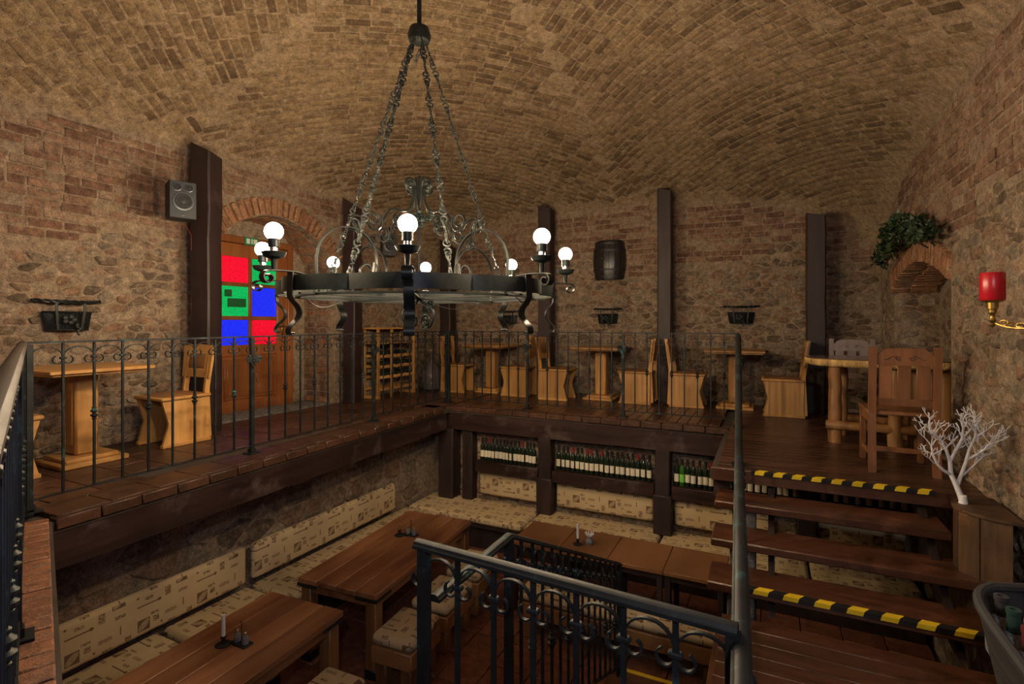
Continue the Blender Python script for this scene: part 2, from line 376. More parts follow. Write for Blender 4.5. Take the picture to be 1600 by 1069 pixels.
M_['glassdark'] = plain('dark_green_glass', (.012,.02,.012), .08); M_['paper'] = plain('cream_paper_label', (.62,.56,.43), .7)
M_['foilblack'] = plain('black_foil', (.02,.018,.02), .35); M_['foilred'] = plain('red_foil', (.22,.02,.025), .35)
M_['greenlabel'] = plain('green_label', (.16,.5,.06), .6); M_['greenglass'] = plain('bright_green_glass', (.03,.10,.015), .08)
M_['white'] = plain('white_wax', (.72,.72,.74), .5); M_['coral'] = plain('white_branch', (.72,.72,.75), .6)
M_['red'] = plain('red_wax', (.42,.008,.018), .3); M_['yellow'] = plain('yellow_tape', (.72,.50,.02), .45); M_['tapeblack'] = plain('black_tape', (.012,.012,.013), .4)
M_['leaf'] = plain('dark_green_leaf', (.018,.036,.012), .5, 0, .5); M_['ivy'] = plain('patina_leaf', (.014,.024,.022), .5, .2, .4)
M_['barrel'] = wood('black_barrel_stave', (.010,.009,.010), (.032,.026,.026), 'Z', .32, 8, .3)
M_['dust'] = plain('dusty_glass', (.17,.175,.19), .85, 0, .5, .4, 120); M_['corkred'] = plain('dark_red_wax', (.13,.02,.025), .5); M_['corkblue'] = plain('dark_blue_wax', (.02,.035,.08), .5); M_['corkgreen'] = plain('dark_green_wax', (.02,.05,.04), .5)
for k_ in ('blackiron', 'greyiron'): M_[k_].node_tree.nodes['Principled BSDF'].inputs['Specular IOR Level'].default_value = .25
M_['clearglass'] = plain('smoky_glass', (.17,.15,.17), .06, .3)
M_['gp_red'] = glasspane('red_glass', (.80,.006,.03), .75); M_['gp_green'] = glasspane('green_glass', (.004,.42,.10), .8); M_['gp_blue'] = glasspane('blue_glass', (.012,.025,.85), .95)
M_['noticegreen'] = plain('dark_green_notice', (.003,.10,.025), .5)
M_['signgreen'] = plain('exit_sign_green', (.02,.20,.09), .5); M_['signwhite'] = plain('exit_sign_white', (.6,.7,.62), .5)
M_['stoneblock'] = masonry('grey_step_stone', [(.2, (.10,.095,.09)), (.8, (.19,.18,.17))], (.2,.19,.18), (.6,.8), 2)
# ------------------------------------------------------------------ the vaulted room
XL, XR, YB, YF = -5.6, 1.32, 8.2, -1.1
XM, YM, HX, HYV = (XL+XR)/2, 3.55, (XR-XL)/2, 4.65
PIT = -1.70; LAND = -.68
def vz(x, y):
    a = 1-((x-XM)/HX)**2; b = 1-((y-YM)/HYV)**2
    a = max(a, -.1); b = max(b, -.1)
    d = min(HX-abs(x-XM), HYV-abs(y-YM)); d = max(d, -.1)
    return 2.76+.38*a+.40*b+.72*max(a, 0)*max(b, 0)-.62*min(1.1, abs((x-XM)/HX))**7*min(1.1, abs((y-YM)/HYV))**7-.13*math.exp(-d/.2)
def vnorm(x, y):
    e = .01; dx = (vz(x+e, y)-vz(x-e, y))/(2*e); dy = (vz(x, y+e)-vz(x, y-e))/(2*e)
    return Vector((dx, dy, -1)).normalized()        # points down into the room
def struct(name, bm, mat, **k): return tag(bm.build(name, mat, **k), kind='structure')
vb = MB(); nx, ny = 70, 90
for j in range(ny+1):
    for i in range(nx+1):
        x = XL-.08+(XR-XL+.16)*i/nx; y = YF-.08+(YB-YF+.16)*j/ny; vb.v.append((x, y, vz(x, y)))
vb.f = [(j*(nx+1)+i, (j+1)*(nx+1)+i, (j+1)*(nx+1)+i+1, j*(nx+1)+i+1) for j in range(ny) for i in range(nx)]; vb.mi = [0]*len(vb.f)
ceiling = struct('ceiling', vb, M_['vmortar'], smooth=80); ceiling['label'] = 'shallow brick vault with bricks laid in diagonal courses'
# walls (backing of mortar; the bricks and stones are built on it)
def wallpoly(poly, axis, a, b):           # poly in (s, z); axis X: extrude x from a to b with s=y ; axis Y: s=x
    m = MB(); n = len(poly)
    ar = sum(poly[i][0]*poly[(i+1)%n][1]-poly[(i+1)%n][0]*poly[i][1] for i in range(n))
    if ar < 0: poly = poly[::-1]
    P = (lambda s, z, d: (d, s, z)) if axis == 'X' else (lambda s, z, d: (s, d, z))
    m.v = [P(s, z, a) for s, z in poly]+[P(s, z, b) for s, z in poly]
    m.f = [tuple(range(n)), tuple(range(n, 2*n))[::-1]]+[(i, i+n, (i+1)%n+n, (i+1)%n) for i in range(n)]; m.mi = [0]*len(m.f)
    return m
DY0, DY1, DSP, DCR = 3.78, 5.56, 2.02, 2.50         # door recess
def arch(s0, s1, sp, cr, n=14): # segmental arc points from s0 to s1
    half = (s1-s0)/2; rise = cr-sp; R = (half*half+rise*rise)/(2*rise); c = (s0+s1)/2; zc = cr-R; a0 = math.asin(half/R)
    return [(c+R*math.sin(-a0+2*a0*k/n), zc+R*math.cos(-a0+2*a0*k/n)) for k in range(n+1)], (c, zc, R, a0)
darc, DA = arch(DY0, DY1, DSP, DCR)
wl = wallpoly([(YF, -1.75), (YF, 3.5), (YB+.3, 3.5), (YB+.3, -1.75), (YB, -1.75), (YB, -.06), (DY1, -.06)]+[(DY1, DSP)]+darc[::-1][1:-1]+[(DY0, DSP), (DY0, -.06), (YF+.2, -.06), (YF+.2, -1.75)], 'X', XL-.75, XL)
wall_left = struct('wall_left', wl, M_['mortar'], smooth=0)
NY0, NY1, NSP, NCR = 5.32, 7.42, 1.50, 1.76
def parch(s0, s1, sp, cr, n=7):      # slightly pointed arch
    c = (s0+s1)/2; L = bez((s0, sp), (s0+.12*(s1-s0), sp+.55*(cr-sp)), (c-.2*(s1-s0), cr-.10*(cr-sp)), (c, cr), n)
    return L+[(2*c-s, z) for s, z in L[::-1][1:]]
narc = parch(NY0, NY1, NSP, NCR)
wr = wallpoly([(YF, PIT-.05), (YF, 3.5), (YB+.3, 3.5), (YB+.3, PIT-.05), (NY1, PIT-.05), (NY1, NSP)]+narc[::-1][1:-1]+[(NY0, NSP), (NY0, PIT-.05)], 'X', XR, XR+.42)
wr.box((XR+.42+.1, (NY0+NY1)/2, 1.0), (.2, NY1-NY0+.3, 5.5)); wr.box((XR+.21, (NY0+NY1)/2, (PIT-.05)/2-.01), (.42, NY1-NY0, -(PIT-.05)-.04))
wall_right = struct('wall_right', wr, M_['mortar'], smooth=0)
wb = MB(); wb.box(((XL+XR)/2, YB+.15, 1.7), (XR-XL+1.2, .3, 3.6)); wall_back = struct('wall_back', wb, M_['mortar'], smooth=0)
wf = MB(); wf.box(((XL+XR)/2, YF-.15, .9), (XR-XL+1.2, .3, 5.3)); wall_front = struct('wall_front', wf, M_['mortar'], smooth=0)
PXL, PYB = -4.42, 6.42                              # pit walls
wpl = MB(); wpl.box((PXL-.15, 3.2, (PIT-.1)/2-.04), (.3, 7.0, -PIT-.02)); wall_pit_left = struct('wall_pit_left', wpl, M_['mortar'], smooth=0)
wpb = MB(); wpb.box(((PXL+XR)/2, PYB+.15, (PIT-.1)/2-.04), (XR-PXL, .3, -PIT-.02)); wall_pit_back = struct('wall_pit_back', wpb, M_['mortar'], smooth=0)
# ------------------------------------------------------------------ bricks and stones
def wmap(kind):
    if kind == 'left': return lambda s, z, d: Vector((XL+d, s, z))
    if kind == 'back': return lambda s, z, d: Vector((s, YB-d, z))
    if kind == 'right': return lambda s, z, d: Vector((XR-d, s, z))
    if kind == 'pleft': return lambda s, z, d: Vector((PXL+d, s, z))
    if kind == 'pback': return lambda s, z, d: Vector((s, PYB-d, z))
    if kind == 'njamb': return lambda s, z, d: Vector((s, NY1-d, z))
    if kind == 'rightn': return lambda s, z, d: Vector((XR+.42-d, s, z))
def score(pts):
    q = [proj(*p) for p in pts]
    if any(a is None for a in q): return 0
    c = [sum(a[i] for a in q)/len(q) for i in range(2)]
    if not (-5 < c[0] < 1605 and -5 < c[1] < 1074): return 0
    n = len(q); return abs(sum(q[i][0]*q[(i+1)%n][1]-q[(i+1)%n][0]*q[i][1] for i in range(n)))/2
def emit_pieces(pieces, parent, pname, rest, mat, cap=300):
    """pieces: (score, verts, faces, centre): the largest in view become parts, the others one joined part"""
    pieces.sort(key=lambda p: -p[0])
    for sc, vs, fs, c in [p for p in pieces[:cap] if p[0] > 20]:
        m = MB(); m.add([tuple(Vector(v)-c) for v in vs], fs); m.build(pname, mat, parent, c, smooth=55)
    m = MB()
    for k, (sc, vs, fs, c) in enumerate(pieces):
        if k >= cap or sc <= 20: m.add(vs, fs)
    if m.v: tag(m.build(rest, mat, parent, smooth=55), kind='stuff')
def voronoi(s0, s1, z0, z1, sw, sh, rnd):
    asp = sw/sh; pts = {}; nxx = int((s1-s0)/sw)+3; nzz = int((z1-z0)/sh)+3
    for i in range(-1, nxx):
        for j in range(-1, nzz):
            pts[(i, j)] = (s0+(i+.5+(.5 if j % 2 else 0)+rnd.uniform(-.42, .42))*sw, (z0+(j+.5+rnd.uniform(-.40, .40))*sh)*asp)
    out = []
    for (i, j), p in pts.items():
        poly = [(p[0]-sw*1.3, p[1]-sw*1.3), (p[0]+sw*1.3, p[1]-sw*1.3), (p[0]+sw*1.3, p[1]+sw*1.3), (p[0]-sw*1.3, p[1]+sw*1.3)]
        for a in range(-2, 3):
            for b in range(-2, 3):
                q = pts.get((i+a, j+b))
                if (a or b) and q:
                    mx, mz = (p[0]+q[0])/2, (p[1]+q[1])/2; dx, dz = q[0]-p[0], q[1]-p[1]; new = []
                    for k in range(len(poly)):
                        A, B = poly[k], poly[(k+1)%len(poly)]
                        da = (A[0]-mx)*dx+(A[1]-mz)*dz; db = (B[0]-mx)*dx+(B[1]-mz)*dz
                        if da <= 0: new.append(A)
                        if (da < 0 < db) or (db < 0 < da):
                            t = da/(da-db); new.append((A[0]+(B[0]-A[0])*t, A[1]+(B[1]-A[1])*t))
                    poly = new
                    if len(poly) < 3: break
            if len(poly) < 3: break
        if len(poly) >= 3: out.append([(x, z/asp) for x, z in poly])
    return out
def chaikin(poly, r=.15):
    o = []
    for k in range(len(poly)):
        A, B = poly[k], poly[(k+1)%len(poly)]
        L = math.hypot(B[0]-A[0], B[1]-A[1])
        if L < .025: o.append(((A[0]+B[0])/2, (A[1]+B[1])/2)); continue
        o.append((A[0]+(B[0]-A[0])*r, A[1]+(B[1]-A[1])*r)); o.append((A[0]+(B[0]-A[0])*(1-r), A[1]+(B[1]-A[1])*(1-r)))
    return o
def stone_piece(poly, W, rnd, gap=.007, depth=(.004, .018)):
    c = (sum(p[0] for p in poly)/len(poly), sum(p[1] for p in poly)/len(poly)); poly = chaikin(poly); n = len(poly)
    dist = lambda p: max(math.hypot(p[0]-c[0], p[1]-c[1]), .01)
    d = rnd.uniform(*depth); tx, tz = rnd.uniform(-.12, .12), rnd.uniform(-.12, .12)
    def ring(ins, dep, j): return [W(c[0]+(p[0]-c[0])*max(1-ins/dist(p), .2), c[1]+(p[1]-c[1])*max(1-ins/dist(p), .2), dep+(j and ((p[0]-c[0])*tx+(p[1]-c[1])*tz+rnd.uniform(-.002, .002)))) for p in poly]
    vs = ring(gap, -.006, 0)+ring(gap+.012, d*.75, 1)+ring(gap+.036, d, 1)+[W(c[0], c[1], d+.003)]
    fs = []
    for k in range(2): fs += [(k*n+i, k*n+(i+1)%n, (k+1)*n+(i+1)%n, (k+1)*n+i) for i in range(n)]
    fs += [(2*n+i, 2*n+(i+1)%n, 3*n) for i in range(n)]
    return (score(vs[n:2*n]), vs, fs, W(*c, 0))
def brick_verts(c, ax, az, nn, L, h, d, rnd, ch=.007):
    """box brick: c centre on the wall face, ax along, az up, nn outwards"""
    def P(a, b, e): return c+ax*a+az*b+nn*e
    l, k = L/2, h/2; j = lambda: rnd.uniform(-.004, .004)
    vs = [P(a*l+j(), b*k+j(), -.01) for a, b in ((-1,-1),(1,-1),(1,1),(-1,1))]
    vs += [P(a*(l-.002)+j(), b*(k-.002)+j(), d-ch*.6) for a, b in ((-1,-1),(1,-1),(1,1),(-1,1))]
    vs += [P(a*(l-ch-.004), b*(k-ch), d+j()*.5) for a, b in ((-1,-1),(1,-1),(1,1),(-1,1))]
    fs = [(i, (i+1)%4, (i+1)%4+4, i+4) for i in range(4)]+[(i+4, (i+1)%4+4, (i+1)%4+8, i+8) for i in range(4)]+[(8,9,10,11)]
    return (score(vs[4:8]), vs, fs, c.copy())
def wall_masonry(parent, kind, s0, s1, z0, ztop, zbrick, inhole, rnd, sw=.165, sh=.088, mat='stone', depth=(.002, .016)):
    W = wmap(kind); ax = W(1, 0, 0)-W(0, 0, 0); nn = W(0, 0, 1)-W(0, 0, 0); az = Vector((0, 0, 1)); st = []; br = []
    flip = ax.cross(az).dot(nn) < 0
    for poly in voronoi(s0, s1, z0, 2.9 if zbrick else ztop(0), sw, sh, rnd):
        c = (sum(p[0] for p in poly)/len(poly), sum(p[1] for p in poly)/len(poly))
        if min(p[0] for p in poly) < s0-.02 or max(p[0] for p in poly) > s1+.02 or min(p[1] for p in poly) < z0-.03: continue
        if max(p[1] for p in poly) > ztop(c[0])+.02 or any(inhole(*p) for p in poly+[c]): continue
        if zbrick and c[1] > zbrick(c[0]): continue
        st.append(stone_piece(poly, W, rnd, depth=depth))
    if zbrick:
        z = z0; row = 0
        while z < 3.3:
            s = s0+(row % 2)*.13
            while s < s1:
                L = rnd.choice((.26, .26, .25, .13)) ; c = (s+L/2, z+.0425+.012*math.sin(s*1.7+z*2))
                if c[1]-.045 > zbrick(c[0]) and c[1]+.05 < ztop(c[0]) and rnd.random() > .07 and not any(inhole(c[0]+a*L/2, c[1]+b*.04) for a in (-1, 0, 1) for b in (-1, 1)):
                    br.append(brick_verts(W(c[0], c[1], 0), ax, az, nn, L-.012-rnd.random()*.01, .074+rnd.uniform(-.009, .004), rnd.uniform(.004, .014), rnd))
                s += L
            z += .085; row += 1
    if flip:
        st = [(a, v, [f[::-1] for f in fs], c) for a, v, fs, c in st]; br = [(a, v, [f[::-1] for f in fs], c) for a, v, fs, c in br]
    emit_pieces(st, parent, 'stone', 'rubble_stones', M_[mat]); 
    if br: emit_pieces(br, parent, 'brick', 'brick_courses', M_['brick'])
rnd = random.Random(3)
def ndoor(s, z):
    if z < DSP: return DY0-.02 < s < DY1+.02
    r = math.hypot(s-DA[0], z-DA[1]); return r < DA[2]+.26 and DY0-.24 < s < DY1+.24
def nniche(s, z):
    if z < -.02: return False
    if z < NSP: return NY0-.02 < s < NY1+.02
    if not (NY0-.06 < s < NY1+.06): return False
    for k in range(len(narc)-1):
        if narc[k][0] <= s <= narc[k+1][0]:
            t = (s-narc[k][0])/(narc[k+1][0]-narc[k][0]); return z < narc[k][1]+(narc[k+1][1]-narc[k][1])*t+.25
    return z < NSP+.25
wall_masonry(wall_left, 'left', .6, YB, .0, lambda s: vz(XL, s)-.01, lambda s: 1.95+.12*math.sin(s*2.3)+.1*math.sin(s*5), ndoor, rnd)
wall_masonry(wall_back, 'back', XL, XR, .0, lambda s: vz(s, YB)-.01, lambda s: 2.02+.16*math.sin(s*1.9+1)+.1*math.sin(s*4.4), lambda s, z: False, rnd)
wall_masonry(wall_right, 'right', .9, YB, LAND, lambda s: vz(XR, s)-.01, lambda s: 1.96+.12*math.sin(s*2.1)+.06*math.sin(s*6), nniche, rnd, .155, .088)
wall_masonry(wall_right, 'rightn', NY0+.02, NY1-.02, 0.0, lambda s: NCR, None, lambda s, z: z > NSP-.05 and not nniche(s, z+.26), rnd, .2, .11)
wall_masonry(wall_right, 'njamb', XR+.01, XR+.42, 0.0, lambda s: NSP+.05, None, lambda s, z: False, rnd, .15, .09)
wall_masonry(wall_pit_left, 'pleft', .6, PYB, PIT, lambda s: -.16, None, lambda s, z: False, rnd, .34, .2, depth=(.004, .014))
wall_masonry(wall_pit_back, 'pback', PXL, XR, PIT, lambda s: -.16, None, lambda s, z: False, rnd, .26, .15, depth=(.004, .016))
# vault bricks: courses run across the corners and meet along the middle lines of the room
vp = []
for qx in (-1, 1):
    for qy in (-1, 1):
        ux = Vector((qx, qy)).normalized(); tx = Vector((-ux.y, ux.x)); step = .088; k = 0; dmax = HX*abs(ux.x)+HYV*abs(ux.y)
        d = .06
        while d < dmax:
            h = d*1.42+.4; s = -h+(k % 2)*.135+rnd.uniform(-.02, .02)
            while s < h:
                L = .262+rnd.uniform(-.02, .015); p = ux*d+tx*(s+L/2); ends = [ux*d+tx*(s+.02), ux*d+tx*(s+L-.02)]
                ok = all(e.x*qx > .0 and e.y*qy > 0 and abs(e.x) < HX-.015 and abs(e.y) < HYV-.02 for e in ends)
                if ok and rnd.random() > .04:
                    x, y = XM+p.x, YM+p.y; nn = vnorm(x, y); a3 = Vector((tx.x, tx.y, 0)); a3 = (a3-nn*a3.dot(nn)).normalized(); b3 = nn.cross(a3)
                    vp.append(brick_verts(Vector((x, y, vz(x, y))), a3, b3, nn, L-.011, .0765+rnd.uniform(-.007, .003), rnd.uniform(.003, .011), rnd))
                s += L
            d += step/math.sqrt(1+.06); k += 1
emit_pieces(vp, ceiling, 'brick', 'brick_courses', M_['vault'])
# arch voussoirs over the door recess and over the niche
for k in range(27):
    a = -DA[3]*1.05+2.1*DA[3]*(k+.5)/27; R = DA[2]; er = Vector((0, math.sin(a), math.cos(a))); et = Vector((0, math.cos(a), -math.sin(a)))
    m = MB(); m.box((0, 0, 0), (.17, .056+rnd.uniform(-.006, .006), .225+rnd.uniform(-.02, .02)), bev=.01)
    m.build('brick', M_['archbrick'], wall_left, (XL-.05+rnd.uniform(0, .012), DA[0]+(R+.115)*math.sin(a), DA[1]+(R+.115)*math.cos(a)), (-a, 0, 0))
for k in range(len(narc)-1):
    (s0, za), (s1, zb) = narc[k], narc[k+1]; L = math.hypot(s1-s0, zb-za); nb = max(1, round(L/.075)); th = math.atan2(zb-za, s1-s0)
    for j in range(nb):
        t = (j+.5)/nb; bl = .20
        m = MB(); m.box((0, 0, 0), (.17, L/nb-.012, bl+rnd.uniform(-.01, .02)), bev=.009)
        m.build('brick', M_['archbrick'], wall_right, (XR+.05-rnd.uniform(0, .012), s0+(s1-s0)*t-math.sin(th)*bl/2, za+(zb-za)*t+math.cos(th)*bl/2), (th*.75, 0, 0))
# soffit courses under the two arches
for k in range(len(darc)-1):
    (s0, za), (s1, zb) = darc[k], darc[k+1]; th = math.atan2(zb-za, s1-s0)
    for j in range(2):
        m = MB(); m.box((0, 0, 0), (.26, .115, .02), bev=.006)
        m.build('brick', M_['archbrick'], wall_left, (XL-.27-.28*j, (s0+s1)/2, (za+zb)/2-.003), (th, 0, 0))
# brick jamb of the door recess (far side) built up in courses
for k in range(24):
    for j in range(2):
        m = MB(); m.box((0, 0, 0), (.24 if (k+j) % 2 else .13, .02, .07), bev=.006)
        m.build('brick', M_['brick'] if k % 5 else M_['archbrick'], wall_left, (XL-.14-.25*j+rnd.uniform(-.01, .01), DY1, .05+.083*k), (0, 0, 0))
# door reveal back wall
db = MB(); db.box((XL-.80, (DY0+DY1)/2, 1.3), (.1, DY1-DY0+.3, 2.8)); struct('wall_recess', db, M_['mortar'], smooth=0)
# ------------------------------------------------------------------ floors
EX0, EY0, EX1, EY1 = -3.80, 1.58, -4.0, 6.2      # inner edge of the left wing, back edge y
def edge_x(y): return EX0+(EX1-EX0)*(y-EY0)/(EY1-EY0)
RWX, RWY = -.42, 4.48                              # right wing: inner edge x, top step y
FD = Vector((1, -.40)).normalized()
g = MB(); zt, zb = -.03, -.10
g.prism([(XL, YF), (EX0-.02, YF), (EX0, EY0), (EX1, EY1), (EX1, YB), (XL, YB)], zb, zt)
g.prism([(EX1, EY1), (RWX, EY1+.02), (RWX, YB), (EX1, YB)], zb, zt)
g.prism([(RWX, RWY), (XR, RWY), (XR, YB), (RWX, YB)], zb, zt)
g.prism([(EX0, EY0), (EX0-.02, YF), (.1, YF), (.1, -.02), (EX0+3.6, EY0-.4*3.6)], zb, zt)
g.box(((XL-.75+XL)/2, (DY0+DY1)/2, -.06), (.9, DY1-DY0, .08))
floor = struct('floor', g, M_['grout'], smooth=0); floor['label'] = 'raised gallery floor around the sunken pit'
rr = random.Random(5)
def piece(parent, name, mat, c, d, rz=0, bev=.004, mesh={}):
    key = (name, mat, tuple(round(x, 2) for x in d))
    if key not in mesh:
        m = MB(); m.box((0, 0, 0), d, bev=bev); mesh[key] = m.mesh(name, M_[mat])
    return link(name, mesh[key], parent, c, (0, 0, rz))
# floor tiles of the left wing
TS = .30
for i in range(6):
    for j in range(0, 16):
        y = 1.55+TS*j; x = XL+.16+TS*i
        if x+.15 > edge_x(y)-.26 or y > 5.9: continue
        piece(floor, 'tile', 'tile', (x, y, -.018+rr.uniform(-.001, .001)), (TS-.008, TS-.008, .036))
for j in range(15):                                  # outer row of long tiles along the edge
    y = 1.75+TS*j
    if y > 6.0: continue
    piece(floor, 'tile', 'tile', (edge_x(y)-.16, y, -.018), (.30, TS-.008, .036), .04)
for j in range(9):                                   # front wing edge bricks beside the front railing
    pass
for k in range(34):
    p = Vector((EX0-.02, EY0-.02))+FD*(.06+.098*k); nrm = Vector((-FD.y, FD.x))
    q = p-nrm*.09
    if q.x > -.55: break
    piece(floor, 'brick', 'edgebrick', (q.x, q.y, -.028+rr.uniform(-.003, .003)), (.088, .20, .06), math.atan2(FD.y, FD.x), .006)
for i in range(10):                                  # tiles of the front wing, laid along its edge
    for j in range(6):
        nrm = Vector((-FD.y, FD.x)); p = Vector((EX0, EY0))+FD*(.2+.41*(i-3)+(.2 if j % 2 else 0))-nrm*(.36+.30*j)
        if YF+.2 < p.y < 1.32 and XL+.2 < p.x < -.1: piece(floor, 'tile', 'tile', (p.x, p.y, -.019), (.402, .292, .036), math.atan2(FD.y, FD.x))
for j in range(19):                                  # brick nosing of the left edge
    y = EY0+.13+.245*j
    if y < EY1-.1: piece(floor, 'brick', 'tile', (edge_x(y)-.025, y, -.045), (.09, .237, .068), .043, .006)
for j in range(15):                                  # brick nosing of the back edge
    x = EX1+.13+.24*j
    if x < RWX: piece(floor, 'brick', 'tile', (x, EY1+.035, -.045), (.232, .09, .068), 0, .006)
for j in range(20):                                  # planks left of the back wing
    y = 5.98+.117*j
    if y < YB-.05: piece(floor, 'plank', 'plank', ((XL+EX1)/2-.03, y, -.018), (EX1-XL-.06, .112, .036))
for j in range(30):
    x = EX1+.06+.117*j
    if x < RWX+.02: piece(floor, 'plank', 'planky', (x, (EY1+YB)/2+.05, -.018), (.112, YB-EY1-.10, .036))
for j in range(32):
    y = RWY+.06+.117*j
    if y < YB-.05: piece(floor, 'plank', 'plank', ((RWX+XR)/2+.02, y, -.018), (XR-RWX-.06, .112, .036))
piece(floor, 'nosing_board', 'plank', ((RWX+XR)/2, RWY-.012, -.05), (XR-RWX-.02, .026, .10))
for k in range(len(narc)-1):                          # courses under the niche arch
    (s0, za), (s1, zb_) = narc[k], narc[k+1]; th = math.atan2(zb_-za, s1-s0); nb = max(1, round(math.hypot(s1-s0, zb_-za)/.08))
    for j in range(nb):
        t = (j+.5)/nb; m = MB(); m.box((0, 0, 0), (.24, .065, .02), bev=.006); m.build('brick', M_['archbrick'], wall_right, (XR+.26+rr.uniform(-.02, .02), s0+(s1-s0)*t, za+(zb_-za)*t-.004), (th, 0, 0))
# pit floor
pf = MB(); pf.box(((PXL+XR)/2, 2.7, PIT-.08), (XR-PXL+.3, 7.6, .1)); floor_pit = struct('floor_pit', pf, M_['grout'], smooth=0)
for i in range(17):
    for j in range(17):
        x = PXL+.17+.335*i; y = 1.0+.335*j
        if x < XR-.1 and y < PYB: piece(floor_pit, 'tile', 'pittile', (x, y, PIT-.015+rr.uniform(-.001, .001)), (.327, .327, .03))
# landing planks and its side boards
lf = MB(); lf.box(((-.26+XR)/2, 1.75, LAND-.06), (XR+.26, 3.7, .06)); lf.box((-.62, 1.62, LAND-.06), (.78, 1.38, .06)); floor_landing = struct('floor_landing', lf, M_['grout'], smooth=0)
for j in range(27):
    y = 3.55-.065-.13*j
    piece(floor_landing, 'plank', 'tread', ((-.27+XR)/2, y, LAND-.016), (XR+.25, .126, .032))
for j in range(8): piece(floor_landing, 'plank', 'tread', (-.635, 2.25-.13*j-.03, LAND-.016), (.72, .126, .032))
for j in range(7): piece(floor_landing, 'side_board', 'tread', (-.275, 2.7, LAND-.10-.135*j), (.03, 1.7, .128))
# beams under the gallery edges
def beam(label, a, b, z0, z1, wd):
    a = Vector(a); b = Vector(b); L = (b-a).length; m = MB(); n = 14; vs = []
    prof = [(-wd/2, z0-z1), (wd/2, z0-z1), (wd/2, 0), (-wd/2, 0)]
    pts = [(L*k/n, rr.uniform(-.006, .006), rr.uniform(-.006, .004)) for k in range(n+1)]
    m.sweep(pts, prof, (0, 1, 0)); o = m.build('beam', M_['beam'], None, (a.x, a.y, z1), (0, 0, math.atan2((b-a).y, (b-a).x)), smooth=0)
    return tag(o, label, 'beam')
beam('heavy weathered beam under the left gallery edge', (edge_x(1.4)-.08, 1.4), (edge_x(6.1)-.09, 6.12), -.32, -.10, .16)
beam('heavy weathered beam carried by posts above the bottle shelf', (EX1-.12, EY1+.10), (RWX+.02, EY1+.10), -.33, -.10, .18)
beam('short dark beam under the side of the plank gallery', (RWX+.08, EY1-.02), (RWX+.08, RWY+.06), -.25, -.10, .12)
# ------------------------------------------------------------------ timber posts of the gallery
def post(label, x, y, h, wd, z0=0.0, rz=0.0, slant=.06, name='timber_post', foot=0, tilt=0):
    m = MB(); n = 9; a = wd/2; ch = a*.15; r = random.Random(int(x*91+y*37))
    ring = [(-a+ch, -a), (a-ch, -a), (a, -a+ch), (a, a-ch), (a-ch, a), (-a+ch, a), (-a, a-ch), (-a, -a+ch)]
    vs = []
    for k in range(n+1):
        z = h*k/n; dx, dy = r.uniform(-.006, .006), r.uniform(-.006, .006)
        for p in ring:
            zz = z-(slant*(.5+p[0]/wd+.3*p[1]/wd) if k == n else 0); vs.append((p[0]+dx+r.uniform(-.003, .003), p[1]+dy, zz))
    fs = [(k*8+i, k*8+(i+1)%8, (k+1)*8+(i+1)%8, (k+1)*8+i) for k in range(n) for i in range(8)]+[tuple(range(8))[::-1], tuple(range(n*8, n*8+8))]
    m.add(vs, fs)
    o = m.build(name, M_['post'], None, (x, y, z0), (0, tilt, rz), smooth=30)
    if foot:
        f = MB(); f.box((0, 0, foot/2), (wd*1.22, wd*1.22, foot), bev=.012); f.build('foot_casing', M_['post'], o)
    return tag(o, label, 'post')
post('tall dark timber post with a loudspeaker, beside the stained glass door', -5.36, 3.56, 3.03, .22, rz=.35, slant=.10)
post('tall dark timber post at the far jamb of the door arch', -5.44, 5.82, 2.95, .20, rz=.1, slant=.12)
post('shorter dark timber post standing in the corner by the glass demijohn', -5.12, 7.86, 2.62, .22, slant=.12)
post('dark timber post with a metal ring at its top, beside the black barrel', -3.27, 7.96, 3.06, .22)
post('dark timber post between two oak chairs, tallest on the long wall', -1.36, 7.92, 3.12, .20)
post('dark timber post beside the log table', .55, 7.80, 2.56, .22, slant=.05)
rg = MB(); rg.tube([(.03*math.cos(t*PI/8), 0, .03*math.sin(t*PI/8)) for t in range(16)], .006, 6, closed=True)
tag(rg.build('metal_ring', M_['greyiron'], None, (-3.30, 7.845, 3.02), (0, 0, .2)), 'small pale iron ring hooked near the top of a timber post', 'ring')
# posts in the pit
PB = [('thick dark corner post under the gallery corner by the long table', EX1-.07, EY1+.09, .24), ('dark post with a casing at its foot, left of the longest row of bottles', -2.58, EY1+.08, .17), ('dark post with a casing at its foot, right of the longest row of bottles', -1.10, EY1+.08, .17), ('dark post under the plank gallery behind the stairs', .36, EY1+.08, .19)]
for k, (lb, x, y, wd) in enumerate(PB):
    zb = -1.303
    post(lb, x, y, -.33-zb+.005, wd, zb, slant=0, name='pit_post', foot=.46 if k in (1, 2) else 0)
post('black square post against the pit wall behind the corner post', EX1+.24, PYB-.09, .96, .16, -1.303, slant=0, name='pit_post')
